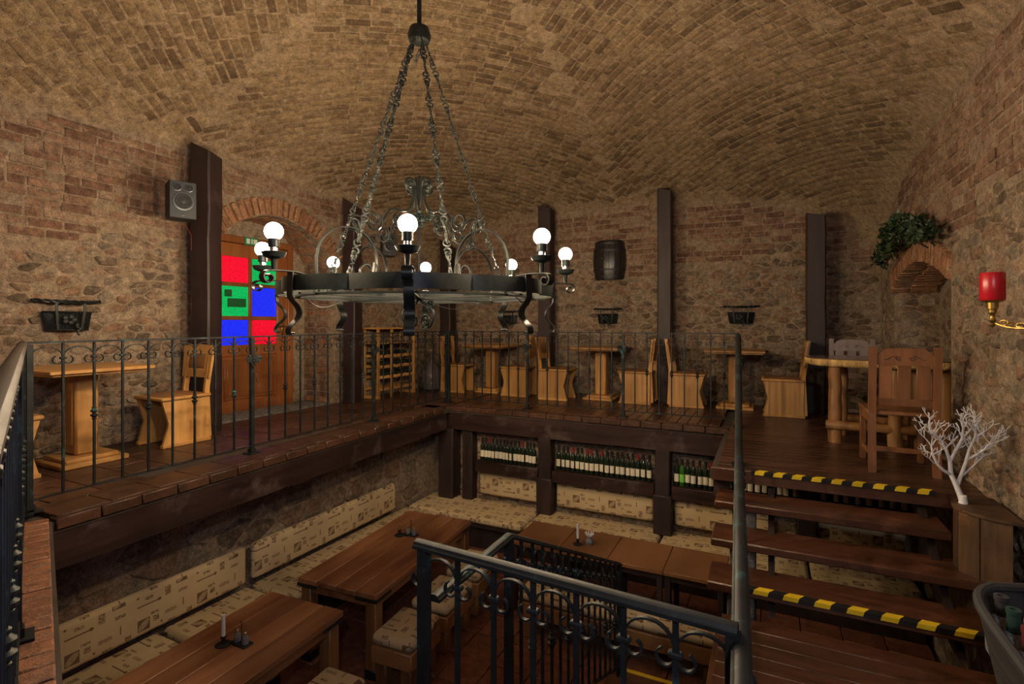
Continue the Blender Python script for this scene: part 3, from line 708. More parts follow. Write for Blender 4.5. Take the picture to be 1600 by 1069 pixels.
# ------------------------------------------------------------------ wrought iron railings
def grape(parent, x, z, yoff, big=1.0, leaves=(1, 1), tendril=True):
    r = random.Random(int(x*50)); m = MB()
    for k in range(6):
        n = max(1, 4-k*4//6)
        for i in range(n+1 if k < 4 else 1):
            m.sphere((x+(i-n/2)*.014*big+r.uniform(-.003, .003), yoff+r.uniform(-.01, .008), z-.012*k*big), .0085*big, 6, 4)
    g = m.build('grape_cluster', M_['iron2'], parent)
    for sgn, on in zip((-1, 1), leaves):
        if not on: continue
        lm = MB(); out = []
        for k in range(20):
            a = 2*PI*k/20; rad = .036*big*(1+.28*math.cos(5*a))*(1-.12*math.sin(a)); out.append((rad*math.cos(a), rad*math.sin(a)))
        vs = [(0, -.006, 0)]+[(p[0], .006*math.cos(3*k), p[1]) for k, p in enumerate(out)]
        lm.add(vs, [(0, 1+k, 1+(k+1) % 20) for k in range(20)]); lm.add([(v[0], v[1]+.004, v[2]) for v in vs], [(0, 1+(k+1) % 20, 1+k) for k in range(20)])
        lm.build('grape_leaf', M_['iron2'], g, (x+sgn*.042*big, yoff, z+.022*big), (0, sgn*.5, 0))
    if tendril:
        t = MB(); t.tube([(x+.012*math.sin(k*.9)+.004*k, yoff-.012+.01*math.cos(k*.8), z-.10*big-.012*k) for k in range(13)], .003, 5)
        t.build('tendril', M_['greyiron'], g)
def lin(tab, s):
    for (a, za), (b, zb) in zip(tab, tab[1:]):
        if s <= b: return za+(zb-za)*(s-a)/(b-a)
    return tab[-1][1]
HP = [(-.022, -.010), (.022, -.010), (.022, .0), (.017, .004), (.014, .010), (.006, .014), (-.006, .014), (-.014, .010), (-.017, .004), (-.022, 0)]
HP2 = [(-.018, -.006), (.018, -.006), (.018, .006), (-.018, .006)]
_mc = {}
def railing(label, A, B, z0, tops, bots, posts, nb, prof=HP2, grapes={}, knobs=1, arches=True, knobz=.5, group=None, base=None, patina=False, hmat=None):
    A = Vector(A); B = Vector(B); rz = math.atan2(B.y-A.y, B.x-A.x); L = (B-A).length
    root = thing('iron_railing', label, 'railing', (A.x, A.y, z0), rz, group); mi = M_['iron']
    top = lambda s: lin(tops, s)-z0; bot = lambda s: lin(bots, s)-z0
    h = MB(); h.sweep([(s, 0, z-z0) for s, z in tops], prof, (0, 1, 0)); h.build('handrail', M_[hmat] if hmat else (M_['iron2'] if patina else mi), root, smooth=30)
    b = MB(); b.sweep([(s, 0, z-z0+.07) for s, z in bots], [(-.012, -.004), (.012, -.004), (.012, .004), (-.012, .004)], (0, 1, 0)); b.build('bottom_rail', mi, root, smooth=0)
    vert = []
    for k, s in enumerate(posts):
        zt = top(s)-.01; zb = (bot(s) if base is None else base(s)-z0)
        m = MB(); m.box((0, 0, (zt-zb)/2), (.032, .032, zt-zb)); m.box((0, 0, .006), (.10, .10, .012)); m.box((0, 0, .03), (.046, .046, .03))
        p = m.build('post', mi, root, (s, 0, zb), smooth=0); vert.append(s)
        if k in grapes: grape(p, 0, zt-zb-.20, -.026 if grapes[k] > 0 else .026)
    for a, c, n in zip(posts, posts[1:], nb):
        for k in range(1, n+1):
            s = a+(c-a)*k/(n+1); zt = top(s); zb = bot(s)+.07; vert.append(s); key = ('bar', round(zt-zb, 3))
            if key not in _mc:
                m = MB(); m.box((0, 0, (zt-zb)/2), (.013, .013, zt-zb)); _mc[key] = m.mesh('bar', mi, 0)
            br = link('bar', _mc[key], root, (s, 0, zb))
            if knobs and k % 2 == 0:
                if 'knob' not in _mc:
                    m = MB(); m.lathe([(.007, -.045), (.013, -.04), (.013, -.032), (.009, -.03), (.022, -.018), (.022, -.010), (.011, -.004), (.011, .004), (.022, .010), (.022, .018), (.009, .03), (.013, .032), (.013, .04), (.007, .045)], 10); _mc['knob'] = m.mesh('knob', M_['iron2'], 30)
                link('knob', _mc['knob'], br, (0, 0, (zt-zb)*knobz))
    vert.sort()
    for a, c in zip(vert, vert[1:]):
        d = c-a; sl = (top(c)-top(a))
        if arches:
            key = ('arch', round(d, 3), round(sl, 3))
            if key not in _mc:
                dr = .085; cr = min(.023, d*.15); pts = []
                cr *= 1.1; L0 = [(-.004-cr+cr*math.cos(t), -dr-.016+cr*math.sin(t)) for t in [PI*(.62+1.34*i/10) for i in range(11)]]
                pts += L0; pts += bez((-.003, -dr-.006), (.006, -dr+.04), (d*.2, -.020), (d*.5, -.020), 6); half = pts
                pts = half+[(d-p[0], p[1]) for p in half[::-1][1:]]
                m = MB(); m.strip([(p[0], 0, p[1]+sl*p[0]/d) for p in pts], (0, 1, 0), .012, .005); _mc[key] = m.mesh('scroll_arch', mi, 35)
            link('scroll_arch', _mc[key], root, (a, 0, top(a)-.012))
    if arches:
        if 'tie' not in _mc:
            m = MB(); m.box((0, 0, 0), (.036, .022, .016), bev=.004); _mc['tie'] = m.mesh('tie_collar', M_['iron2'], 30)
        for s in vert:
            if s not in posts: link('tie_collar', _mc['tie'], root, (s, 0, top(s)-.012-.090))
    return root
RT_ = 1.03
railing('black iron railing with grape ornaments along the left gallery before the door', (-4.03, 1.56), (-4.20, 6.40), 0, [(-.02, RT_), (4.86, RT_)], [(0, .0), (4.843, .0)], [0, 1.57, 3.22, 4.843], [8, 8, 8], grapes={1: 1, 2: 1, 3: 1})
railing('black iron railing across the back gallery above the bottle shelf', (-4.20, 6.40), (-.29, 6.36), 0, [(0, RT_), (3.91, RT_)], [(0, .0), (3.9, .0)], [0.05, 1.30, 2.60, 3.90], [8, 8, 8], grapes={1: 1, 2: 1})
railing('near iron railing with a moulded handrail on the front gallery edge', (-4.03, 1.53), (-.95, .325), 0, [(0, RT_), (3.64, RT_)], [(0, .0), (3.64, .0)], [0.04, 1.7, 3.62], [11, 13], prof=HP, grapes={0: 1, 1: 1}, knobz=.42, hmat='railbrown')
# staircase rail beside the treads
a0, a1 = Vector((-.30, 6.30)), Vector((-.045, 1.10))
sy = lambda y: (6.30-y)/(6.30-1.10)*(a1-a0).length
railing('long iron stair rail descending from the plank gallery to the landing', a0, a1, 0, [(0, RT_), (sy(4.6), RT_), (sy(3.42), .42), (sy(1.10), .42)], [(0, .0), (sy(4.42), .0), (sy(3.45), LAND), (sy(1.1), LAND)], [.03, sy(4.62), sy(3.40), sy(1.25)], [10, 7, 13], prof=HP, grapes={1: -1, 2: -1})
railing('black iron guard rail with scroll arches at the head of the pit stairs', (-.975, 1.36), (-.06, 1.30), LAND, [(-.03, .45), (.915, .45)], [(0, LAND), (.915, LAND)], [.0, .905], [6], prof=HP, knobs=0)
rb = Vector((-.98, 1.42)); re = Vector((-1.0, 3.88)); ry = lambda y: y-1.42
railing('teal patinated iron rail descending beside the pit stairs', rb, re, PIT, [(0, .25), (ry(1.98), .25), (ry(3.88), -.66)], [(0, LAND-.03), (ry(2.1), LAND-.03), (ry(3.88), -1.50)], [ry(1.98), ry(3.86)], [14], prof=HP, patina=True, knobz=.42, base=lambda s: LAND if s < 1 else PIT)
# ------------------------------------------------------------------ stairs
st = thing('staircase', 'open dark wooden stairs with taped treads beside the right wall', 'stairs', (.4, 4.0, LAND))
for k, (z, yn) in enumerate([(-.17, 4.16), (-.345, 3.88), (-.52, 3.60)]):
    m = MB(); m.box((0, 0, 0), (1.40 if k == 0 else 1.60, .33, .055), bev=.008)
    m.build('tread', M_['tread'], st, (-.36+(.70 if k == 0 else .80)-.4, yn+.165-4.0, z-.0275-LAND))
def stringer(x):
    m = MB(); m.prism([(3.62, LAND-LAND), (3.8, 0), (4.62, -.25-LAND), (4.62, -.1-LAND), (4.5, -.1-LAND)], -.02, .02, Matrix(((0,0,1,0),(1,0,0,0),(0,1,0,0),(0,0,0,1))))
    m.build('stringer', M_['post'], st, (x-.4, -4.0, 0))
stringer(.02); stringer(.95)
for k, (y0, z1) in enumerate(((4.28, -.225), (4.0, -.40), (3.72, -.575))):
    for j, (bw, x) in enumerate(((.20, -.12), (.20, -.12))):
        hh = (z1-PIT)/2
        if j == 0: 
            m = MB(); m.box((0, 0, hh), (.16, .2, hh*2), bev=.01); m.build('stone_support', M_['stoneblock'], st, (-.16-.4, y0+.02-4.0, PIT-LAND))
def tape(label, y, z, x0, x1, n, par=None):
    t = thing('hazard_tape', label, 'tape', ((x0+x1)/2, y, z)); L = x1-x0
    m = MB(); m.box((0, .022, .002), (L, .05, .003)); m.box((0, -.0035, -.012), (L, .003, .026)); m.build('black_band', M_['tapeblack'], t, smooth=0)
    for k in range(n):
        c = -L/2+L*(k+.5)/n; wd = L/n*.5
        s = MB(); s.add([(c-wd/2, -.001, .0045), (c+wd/2, -.001, .0045), (c+wd/2+.03, .047, .0045), (c-wd/2+.03, .047, .0045), (c-wd/2-.008, -.0062, -.022), (c+wd/2-.008, -.0062, -.022), (c-wd/2, -.0062, .0045), (c+wd/2, -.0062, .0045)], [(0,1,2,3), (4,5,7,6), (6,7,1,0)])
        s.build('yellow_stripe', M_['yellow'], t, smooth=0)
tape('yellow and black hazard tape on the plank gallery edge at the top step', RWY-.027, .001, -.12, 1.02, 9)
tape('yellow and black hazard tape on the lowest tread', 3.60, -.519, -.12, 1.20, 8)
# steps down to the pit
ps = thing('pit_stairs', 'wooden steps going down into the pit behind the guard rail', 'stairs', (-.62, 3.0, PIT))
for k, (z, yn) in enumerate([(-.86, 2.70), (-1.04, 3.08), (-1.22, 3.46), (-1.40, 3.84)]):
    m = MB(); m.box((0, 0, 0), (.68, .42, .045), bev=.006); m.build('tread', M_['tread'], ps, (-.01, yn-.21-3.0, z-.0225-PIT))
    m = MB(); m.box((0, 0, 0), (.66, .02, (z-PIT)-.04)); m.build('riser', M_['tread'], ps, (-.01, yn-.03-3.0, (z-.045-PIT)/2))
t = thing('edge_tape', 'plain yellow tape on the last pit step', 'tape', (-.62, 3.83, -1.40)); m = MB(); m.box((0, -.012, .0015), (.64, .035, .003)); m.build('tape_strip', M_['yellow'], t, smooth=0)
# ------------------------------------------------------------------ chandelier
CHX, CHY = -2.28, 3.12; TH0 = math.radians(-57)
ch = thing('chandelier', 'large black wrought iron ring chandelier with eight lit globe bulbs on chains', 'chandelier', (CHX, CHY, 1.34))
ZB = 0.0        # local z of the band bottom
def rring(th): return .90+.075*abs(math.cos(4*(th-TH0)))
for k in range(8):                       # eight bowed band segments
    pts = []
    for j in range(13):
        th = TH0-PI/8+PI/4*k+PI/4*j/12; r = rring(th); pts.append((r*math.cos(th), r*math.sin(th), .045))
    m = MB(); m.strip(pts, (0, 0, 1), .09, .010); m.build('ring_band', M_['blackiron'], ch, smooth=30)
m = MB(); m.strip([(.82*math.cos(2*PI*k/48), .82*math.sin(2*PI*k/48), -.012) for k in range(48)], (0, 0, 1), .012, .035, closed=True); m.build('inner_ring', M_['blackiron'], ch)
for k in range(4):
    a = TH0+PI/4*k; m = MB(); m.strip([(-.93*math.cos(a), -.93*math.sin(a), -.012), (.93*math.cos(a), .93*math.sin(a), -.012)], (-math.sin(a), math.cos(a), 0), .03, .010); m.build('cross_bar', M_['blackiron'], ch)
for k in range(8):
    a = TH0+PI/4*k; er = Vector((math.cos(a), math.sin(a), 0)); et = Vector((-math.sin(a), math.cos(a), 0))
    P = lambda r, z: (er.x*r, er.y*r, z)
    arm = MB(); pts = [P(r, z) for r, z in bez((.90, .098), (.96, .112), (1.04, .112), (1.12, .106), 6)+spiral(1.12, .066, .040, .014, PI/2, -1.15, 14)[1:]]
    arm.strip(pts, et, .055, .006)
    pts = [P(r, z) for r, z in [(.985, .105), (.99, .0)]+bez((.99, -.01), (1.00, -.06), (.93, -.08), (.93, -.13), 6)+bez((.93, -.13), (.93, -.18), (1.0, -.19), (1.0, -.235), 6)[1:]+spiral(.985, -.245, .015, .006, .3, -.6, 5)]
    arm.strip(pts, et, .060, .006); A = arm.build('arm', M_['blackiron'], ch, smooth=40)
    cup = MB(); cup.lathe([(.012, -.0), (.016, .06), (.018, .065), (.055, .078), (.068, .105), (.064, .107), (.05, .09), (.02, .085), (.017, .09), (.017, .13), (.03, .135), (.03, .185), (.022, .19)], 18)
    c = cup.build('candle_cup', M_['blackiron'], A, P(1.085, .106))
    sl = MB(); sl.lathe([(.0205, .0), (.0205, .085)], 14); sl.build('lamp_socket', M_['chrome'], c, (0, 0, .10))
    bl = MB(); bl.sphere((0, 0, 0), .052, 16, 10); bl = bl.build('bulb', M_['bulb'], A, P(1.085, .106+.222)); fl = MB(); fl.sphere((0, 0, 0), .014, 8, 6); fl.build('filament', M_['filament'], bl)
# chains
HUB = 3.25-1.34
cend = [(math.radians(178), .95), (math.radians(77), .95), (math.radians(-42), .86), (math.radians(-81), .86)]
def slink(L):
    m = MB(); r = L*.22; pts = spiral(0, L*.27, r*.5, r, -PI*.1, .95, 10)
    pts = pts+[(-p[0], -p[1]) for p in pts[::-1]]
    m.tube([(p[0], 0, p[1]) for p in pts], .006, 5); return m.mesh('chain_link', M_['greyiron'], 60)
SL = slink(.118); oval = MB(); oval.tube([(.014*math.cos(t*PI/5), 0, .026*math.sin(t*PI/5)) for t in range(10)], .0055, 5, closed=True); OV = oval.mesh('chain_link', M_['greyiron'], 60)
for k, (a, r) in enumerate(cend):
    p0 = Vector((.07*math.cos(a), .07*math.sin(a), HUB-.05)); p1 = Vector((r*math.cos(a), r*math.sin(a), .10)); d = p1-p0; n = 17
    q = Vector((0, 0, -1)).rotation_difference(d.normalized())
    hk = MB(); hk.tube([tuple(p1+Vector((.02*math.cos(t), 0, .02*math.sin(t)-.02))) for t in [i*PI/4 for i in range(8)]], .005, 5, closed=True); hk.tube([tuple(p0), tuple(p0+Vector((0, 0, .05)))], .006, 6)
    root = hk.build('chain', M_['greyiron'], ch)
    for j in range(n):
        t = (j+.5)/n; p = p0+d*t
        for (mesh, off, roll) in ((SL, -.0, .5 if j % 2 else 1.9), (OV, .058, 1.2+.4*(j % 3))):
            o = link('chain_link', mesh, root, tuple(p+d.normalized()*off)); o.rotation_mode = 'QUATERNION'
            from mathutils import Quaternion
            o.rotation_quaternion = q @ Quaternion((0, 0, 1), roll)
m = MB(); m.lathe([(.02, -.06), (.075, -.05), (.085, -.01), (.07, .045), (.03, .06), (.018, .07)], 18); m.build('hub', M_['blackiron'], ch, (0, 0, HUB))
m = MB(); m.tube([(0, 0, HUB+.05), (0, 0, vz(CHX, CHY)-1.34+.01)], .017, 10); m.lathe([(.017, 0), (.03, .012), (.07, .05), (.075, .08)], 18, T(0, 0, vz(CHX, CHY)-1.34-.07)); m.build('hanging_rod', M_['blackiron'], ch)
m = MB()
for k in range(3): m.tube([(.05*math.sin(i*.7+k), .03*math.cos(i*.9+k*2), HUB-.06-.028*i*(1 if i < 5 else 1)+(.05*(i-5) if i > 5 else 0)) for i in range(10)], .003, 4)
m.build('cable', M_['black'], ch)
# scroll crown: four radial panels and a big hoop on each
def panel(a, big):
    er = Vector((math.cos(a), math.sin(a), 0)); et = Vector((-math.sin(a), math.cos(a), 0))
    P = lambda pts: [(er.x*s, er.y*s, z) for s, z in pts]
    m = MB()
    m.strip(P([(.80, .0), (.82, .12)]+[(s, z) for s, z in spiral(.58, .20, .245, .20, -.2, .62, 16)]+spiral(.455, .155, .085, .03, PI*.75, 1.1, 14)), et, .022, .008)     # large C hoop
    m.build('hoop', M_['blackiron'], ch, smooth=40)
    m = MB(); m.tube(P(spiral(.40, .50, .02, .075, 0, -1.6, 18)[0:]+bez((.33, .47), (.30, .55), (.28, .62), (.16, .60), 8)+bez((.16, .60), (.06, .60), (.05, .72), (.05, .80), 6)[1:]), .009, 6); m.build('scroll', M_['blackiron'], ch, smooth=60)
    m = MB(); m.tube(P(spiral(.20, .53, .012, .058, .8, 1.7, 18)), .0085, 6); m.build('scroll', M_['blackiron'], ch, smooth=60)
    m = MB(); m.tube(P(spiral(.085, .80, .055, .012, PI, -1.8, 20)), .0085, 6); m.build('scroll', M_['blackiron'], ch, smooth=60)
    m = MB(); m.tube(P(bez((.0, .62), (.03, .72), (.03, .80), (.03, .86), 6)), .0085, 6); m.build('scroll', M_['blackiron'], ch, smooth=60)
    m = MB(); m.tube(P(spiral(.56, .44, .012, .055, .3, 1.6, 16)+bez((.575, .49), (.55, .53), (.46, .50), (.42, .44), 5)), .0085, 6); m.build('scroll', M_['blackiron'], ch, smooth=60)
    m = MB(); m.tube(P([(.0, -.01), (.03, -.04)]+bez((.03, -.04), (.20, -.06), (.17, -.20), (.09, -.22), 7)+spiral(.07, -.17, .05, .012, -PI/2, -1.5, 14)), .0085, 6); m.build('scroll', M_['blackiron'], ch, smooth=60)
    m = MB(); m.tube(P(spiral(.12, -.065, .012, .042, .4, 1.7, 14)), .0075, 6); m.build('scroll', M_['blackiron'], ch, smooth=60)
for k in range(4): panel(math.radians(168)+PI/2*k, 1)
m = MB(); r = random.Random(2)
for k in range(26): m.sphere((r.uniform(-.07, .07), r.uniform(-.07, .07), .62-.004*k+r.uniform(-.02, .02)), .018, 7, 5)
m.build('grape_cluster', M_['ivy'], ch)
m = MB(); m.tube([(0, 0, -.02), (0, 0, .88)], .009, 8); m.build('centre_stem', M_['blackiron'], ch)
for k in range(3):
    a = TH0+PI/4*(2*k+1.2); m = MB(); m.tube([(.80*math.cos(a+t*.09), .80*math.sin(a+t*.09), -.02-.05*math.sin(PI*t/6)) for t in range(7)], .004, 5); m.build('cable', M_['black'], ch)
# ------------------------------------------------------------------ oak chairs and pedestal tables on the gallery
def make_chair():
    t = thing('oak_chair', 'oak chair', 'chair'); W, D = .44, .46     # local: faces -y, back at +y
    for s in (-1, 1):
        m = MB(); m.prism([(-.24, .03), (.19, .03), (.20, .435), (-.25, .435), (-.19, .22)][::1], -.013, .013, Matrix(((0,0,1,0),(1,0,0,0),(0,1,0,0),(0,0,0,1))))
        m.build('side_panel', M_['oak'], t, (s*(W/2-.03), 0, 0))
        m = MB(); m.box((0, 0, .0175), (.05, .46, .035), bev=.006); m.build('foot_runner', M_['oaky'], t, (s*(W/2-.03), -.02, 0))
        m = MB(); m.prism([(.17, .03), (.235, .03), (.215, .5), (.27, .93), (.225, .93), (.165, .5)], -.014, .014, Matrix(((0,0,1,0),(1,0,0,0),(0,1,0,0),(0,0,0,1))))
        m.build('back_post', M_['oak'], t, (s*(W/2-.055), 0, 0))
    m = MB(); m.box((0, 0, 0), (W-.1, .02, .30)); m.build('cross_panel', M_['oakx'], t, (0, .12, .22))
    m = MB(); m.box((0, -.03, .45), (W+.01, .47, .03), bev=.008); m.build('seat', M_['oakx'], t)
    m = MB(); vs = []; n = 8
    for j in range(n+1):
        for i in range(n+1):
            u, v = i/n*2-1, j/n*2-1; vs.append((u*(W/2-.02), -.03+v*.21, .464+.022*(1-u**4)*(1-v**4)))
    m.add(vs, [(j*(n+1)+i, j*(n+1)+i+1, (j+1)*(n+1)+i+1, (j+1)*(n+1)+i) for j in range(n) for i in range(n)]); m.build('seat_pad', M_['leather'], t)
    R = T(0, .216, .77) @ RX(-.125)
    m = MB(); m.prism([(-W/2+.01, -.16), (W/2-.01, -.16), (W/2+.012, .155), (0, .17), (-W/2-.012, .155)], -.012, .012, R @ RX(PI/2)); b = m.build('backrest', M_['oakx'], t)
    m = MB(); vs = []
    for j in range(n+1):
        for i in range(n+1):
            u, v = i/n*2-1, j/n*2-1; vs.append((u*.125, -.0125-.014*(1-u**4)*(1-v**4), v*.075))
    m.add(vs, [(j*(n+1)+i, j*(n+1)+i+1, (j+1)*(n+1)+i+1, (j+1)*(n+1)+i) for j in range(n) for i in range(n)], R); m.build('back_pad', M_['leather'], b)
    m = MB()
    for k in range(14): m.sphere((-.13+.02*k, -.014, .08), .004, 5, 4, R); m.sphere((-.13+.02*k, -.014, -.08), .004, 5, 4, R)
    for k in range(7): m.sphere((-.13, -.014, -.06+.02*k), .004, 5, 4, R); m.sphere((.13, -.014, -.06+.02*k), .004, 5, 4, R)
    m.build('upholstery_nails', M_['brass'], b)
    return t
oc = make_chair(); G = 'oak chairs on the gallery'
oc.location = (-5.15, 3.12, 0); oc.rotation_euler = (0, 0, 0); oc['label'] = 'oak chair beside the post with the loudspeaker, at the left gallery table'; oc['group'] = G
dup(oc, (-5.06, 1.70, 0), PI, 'oak chair at the left gallery table, on its side away from the door', G)
CH_ = [(-4.72, 7.55, PI/2, 'oak chair next to the glass demijohn'), (-3.55, 7.55, -PI/2, 'oak chair with its back to the ring post, on the demijohn side'), (-2.90, 7.45, PI/2, 'oak chair between the ring post and the table under the barrel'), (-1.68, 7.62, -PI/2, 'oak chair between the table under the barrel and the tallest post'), (-1.02, 7.62, PI/2, 'oak chair between the tallest post and the table by the stair rail'), (.19, 7.38, -PI/2, 'oak chair with its back to the post beside the log table')]
for x, y, a, lb in CH_: dup(oc, (x, y, 0), a, lb, G)
def make_table(wx, wy):
    t = thing('pedestal_table', 'oak pedestal table', 'table')
    m = MB(); m.box((0, 0, .775), (wx, wy, .03), bev=.006); m.box((0, 0, .752), (wx-.05, wy-.05, .02), bev=.004); m.build('table_top', M_['oaky'], t)
    m = MB(); m.box((0, 0, .41), (.17, .17, .68), bev=.018); m.build('pedestal', M_['oak'], t)
    m = MB(); m.box((0, 0, .41), (.10, .182, .52), bev=.01); m.build('pedestal_moulding', M_['oak'], t)
    m = MB(); m.box((0, 0, .02), (.46, .48, .04), bev=.008); m.box((0, 0, .055), (.36, .38, .035), bev=.008); m.build('base', M_['oakx'], t)
    return t
tl = make_table(.74, .74); tl.location = (-5.12, 2.33, 0); tl['label'] = 'oak pedestal table on the left gallery under the large wire basket'; tl['group'] = 'pedestal tables'
for x, y, lb in ((-4.16, 7.73, 'oak pedestal table on the gallery nearest the glass demijohn'), (-2.27, 7.73, 'oak pedestal table on the gallery below the black barrel'), (-.40, 7.73, 'oak pedestal table on the gallery behind the stair rail')):
    dup(tl, (x, y, 0), 0, lb, 'pedestal tables')
# ------------------------------------------------------------------ things on the walls
def wire_basket(label, loc, rz, s=1.0):
    t = thing('wire_basket', label, 'wall basket', loc, rz, 'wall baskets'); K = M_['blackiron']      # local: faces -y
    prof = lambda u, v: (u*(.15+.025*v)*s, -(.03+.075*math.cos(u*PI/2)*(.75+.25*v))*s, (v*.15)*s)
    m = MB(); n = 22
    for k in range(n+1):
        for d in (-1, 1):
            pts = [prof(max(-1, min(1, -1+2*(k+d*j*1.1)/n)), j/5) for j in range(6)]; m.tube(pts, .0028*s, 4)
    m.build('wire_mesh', K, t, smooth=0)
    m = MB(); m.tube([prof(-1+k/8, 1) for k in range(17)], .008*s, 6); m.tube([prof(-1+k/8, 0) for k in range(17)], .007*s, 6); m.build('rim', K, t)
    m = MB(); vs = [prof(-1+k/6, 0) for k in range(13)]; vs = vs+[(v[0]*.97, v[1]+.012 if v[1] < -.03 else 0, .004) for v in vs]; m.add(vs, [(k, k+1, 14+k, 13+k) for k in range(12)]); m.add([prof(-1+k/6, .0) for k in range(13)]+[prof(1-k/6, .98) for k in range(13)], [tuple(range(26))], T(0, .012, 0)); m.build('back_plate', M_['black'], t, smooth=0)
    for u in (-.55, .55):
        m = MB(); p = prof(u, 0); q = prof(u, 1); m.strip([(p[0], p[1]-.006, p[2]), (q[0], q[1]-.008, q[2]), (q[0]*1.04, q[1]-.01, .225*s)], (1, 0, 0), .02*s, .006); m.build('strap', K, t)
    m = MB(); c = [(x*.24*s, -.10*s+.07*x*x*s, (.232+.012*x*x)*s) for x in [-1+k/12 for k in range(25)]]
    for ph in (0, PI): m.tube([(p[0], p[1]+.009*s*math.cos(k*1.1+ph), p[2]+.009*s*math.sin(k*1.1+ph)) for k, p in enumerate(c)], .010*s, 6)
    m.build('twisted_bar', K, t)
    m = MB(); r = random.Random(4)
    for k in range(16): m.sphere((.04*s+r.uniform(-.02, .02)*(1-k/20), -.118*s, (.05-.006*k)*s), .009*s, 6, 4)
    for a in range(5): m.sphere((-.02*s+.035*s*math.cos(a*1.25), -.118*s, (.085+.025*math.sin(a*1.25))*s), .018*s, 6, 4, sc=(1, .3, 1))
    m.build('grape_ornament', M_['greyiron'], t)
    return t
wire_basket('large black wire basket with twisted bar on the left gallery wall', (XL+.01, 2.42, 1.09), PI/2, 1.05)
wire_basket('small black wire basket with twisted bar above the table near the demijohn', (-4.05, YB-.01, 1.14), 0, .9)
wire_basket('small black wire basket with twisted bar below the black barrel', (-2.30, YB-.01, 1.15), 0, .95)
wire_basket('small black wire basket with twisted bar above the table behind the stair rail', (-.35, YB-.01, 1.15), 0, 1.0)
# half barrel on the wall
hb = thing('half_barrel', 'black half barrel mounted on the back wall', 'barrel', (-2.27, YB-.035, 1.83))
for k in range(9):
    a0, a1 = PI+PI*k/9+.012, PI+PI*(k+1)/9-.012; vs = []; 
    for j in range(9):
        v = j/8; r = .215+.05*(1-(2*v-1)**2)
        for a in (a0, (a0+a1)/2, a1): vs.append((r*math.cos(a), r*.75*math.sin(a), v*.62))
    m = MB(); m.add(vs, [(j*3+i, j*3+i+1, j*3+i+4, j*3+i+3) for j in range(8) for i in range(2)]); m.build('stave', M_['barrel'], hb)
for z in (.05, .16, .46, .57):
    v = z/.62; r = .218+.05*(1-(2*v-1)**2); m = MB(); m.strip([(r*math.cos(PI+PI*k/16), r*.75*math.sin(PI+PI*k/16), z) for k in range(17)], (0, 0, 1), .035, .004); m.build('barrel_hoop', M_['black'], hb)
for z in (.01, .605): m = MB(); m.prism([(.205*math.cos(PI+PI*k/16), .155*math.sin(PI+PI*k/16)) for k in range(17)], z, z+.015); m.build('barrel_head', M_['barrel'], hb)
m = MB(); m.lathe([(.0, 0), (.022, 0), (.022, .012), (.012, .03), (0, .03)], 12, T(-.05, -.205, .33) @ RX(PI/2)); m.build('bung', M_['barrel'], hb)
# loudspeakers
def speaker(label, loc, rz, s=1):
    t = thing('loudspeaker', label, 'speaker', loc, rz, 'loudspeakers')     # faces -y
    m = MB(); m.box((0, .10*s, .18*s), (.23*s, .20*s, .36*s), bev=.006); m.build('cabinet', M_['black'], t)
    m = MB(); m.box((0, -.004*s, .18*s), (.225*s, .012*s, .355*s), bev=.004); m.build('front_baffle', M_['speaker'], t)
    for nm, x, z, r in (('woofer', .0, .165, .088), ('tweeter', -.052, .298, .04), ('tweeter', .048, .298, .036)):
        m = MB(); Mx = T(x*s, -.010*s, z*s) @ RX(PI/2); m.lathe([(r*.84*s, 0), (r*s, .002*s), (r*s, .008*s), (r*.86*s, .010*s), (r*.82*s, .004*s)], 24, Mx); d = m.build(nm, M_['rim'], t)
        m = MB(); m.lathe([(r*.84*s, .004*s), (r*.74*s, .009*s), (r*.66*s, .003*s), (r*.28*s, -.004*s), (r*.26*s, .004*s), (r*.12*s, .010*s), (0, .011*s)], 24, Mx); m.build('cone', M_['cone'], d)
    m = MB(); m.box((.0, -.0115*s, .028*s), (.030*s, .002, .008*s)); m.build('badge', M_['chrome'], t)
    return t
speaker('black loudspeaker mounted on the side of the post by the door', (-5.08, 3.14, 2.16), 1.2)
sp2 = speaker('small black loudspeaker on the wall behind the chandelier', (-5.42, 6.62, 2.22), .95, .95)
m = MB(); m.box((0, .21, .2), (.03, .06, .03)); m.build('wall_bracket', M_['black'], sp2)
m = MB(); m.tube([(-5.24, 3.22, 2.2), (-5.30, 3.36, 2.05), (-5.41, 3.43, 1.9), (-5.41, 3.43, .8), (-5.41, 3.43, .02)], .004, 5)
tag(m.build('speaker_cable', M_['corkred'], None), 'thin brown speaker cable running down the timber post', 'cable')
# ------------------------------------------------------------------ door with coloured panes
DX = XL-.50; dy0, dy1 = 4.02, 5.30; DHT = 2.26
dr = thing('door_1', 'brown wooden door with six red, green and blue panes', None, (DX, (dy0+dy1)/2, 0)); dr['kind'] = 'structure'
dw = dy1-dy0; dc = (dy0+dy1)/2
def dbox(name, y, z, wy, hz, x=0, th=.05, mat='door', par=None, bev=.006): 
    m = MB(); m.box((0, 0, 0), (th, wy, hz), bev=bev); return m.build(name, M_[mat], par or dr, (x, y-dc, z) if par is None else (x, y, z))
fr = .09
dbox('frame', dy0+fr/2, DHT/2, fr, DHT, .0, .10); dbox('frame', dy1-fr/2, DHT/2, fr, DHT, 0, .10); dbox('frame', dc, DHT-fr/2, dw-2*fr, fr, 0, .10)
l0, l1 = dy0+fr, dy1-fr; lw = l1-l0
m = MB(); m.box((0, 0, 0), (.03, lw, .75)); m.build('door_leaf', M_['door'], dr, (-.01, 0, .40))
for y in (l0+.06, l1-.08): dbox('stile', y, (DHT-fr)/2, .13 if y < dc else .17, DHT-fr-.01)
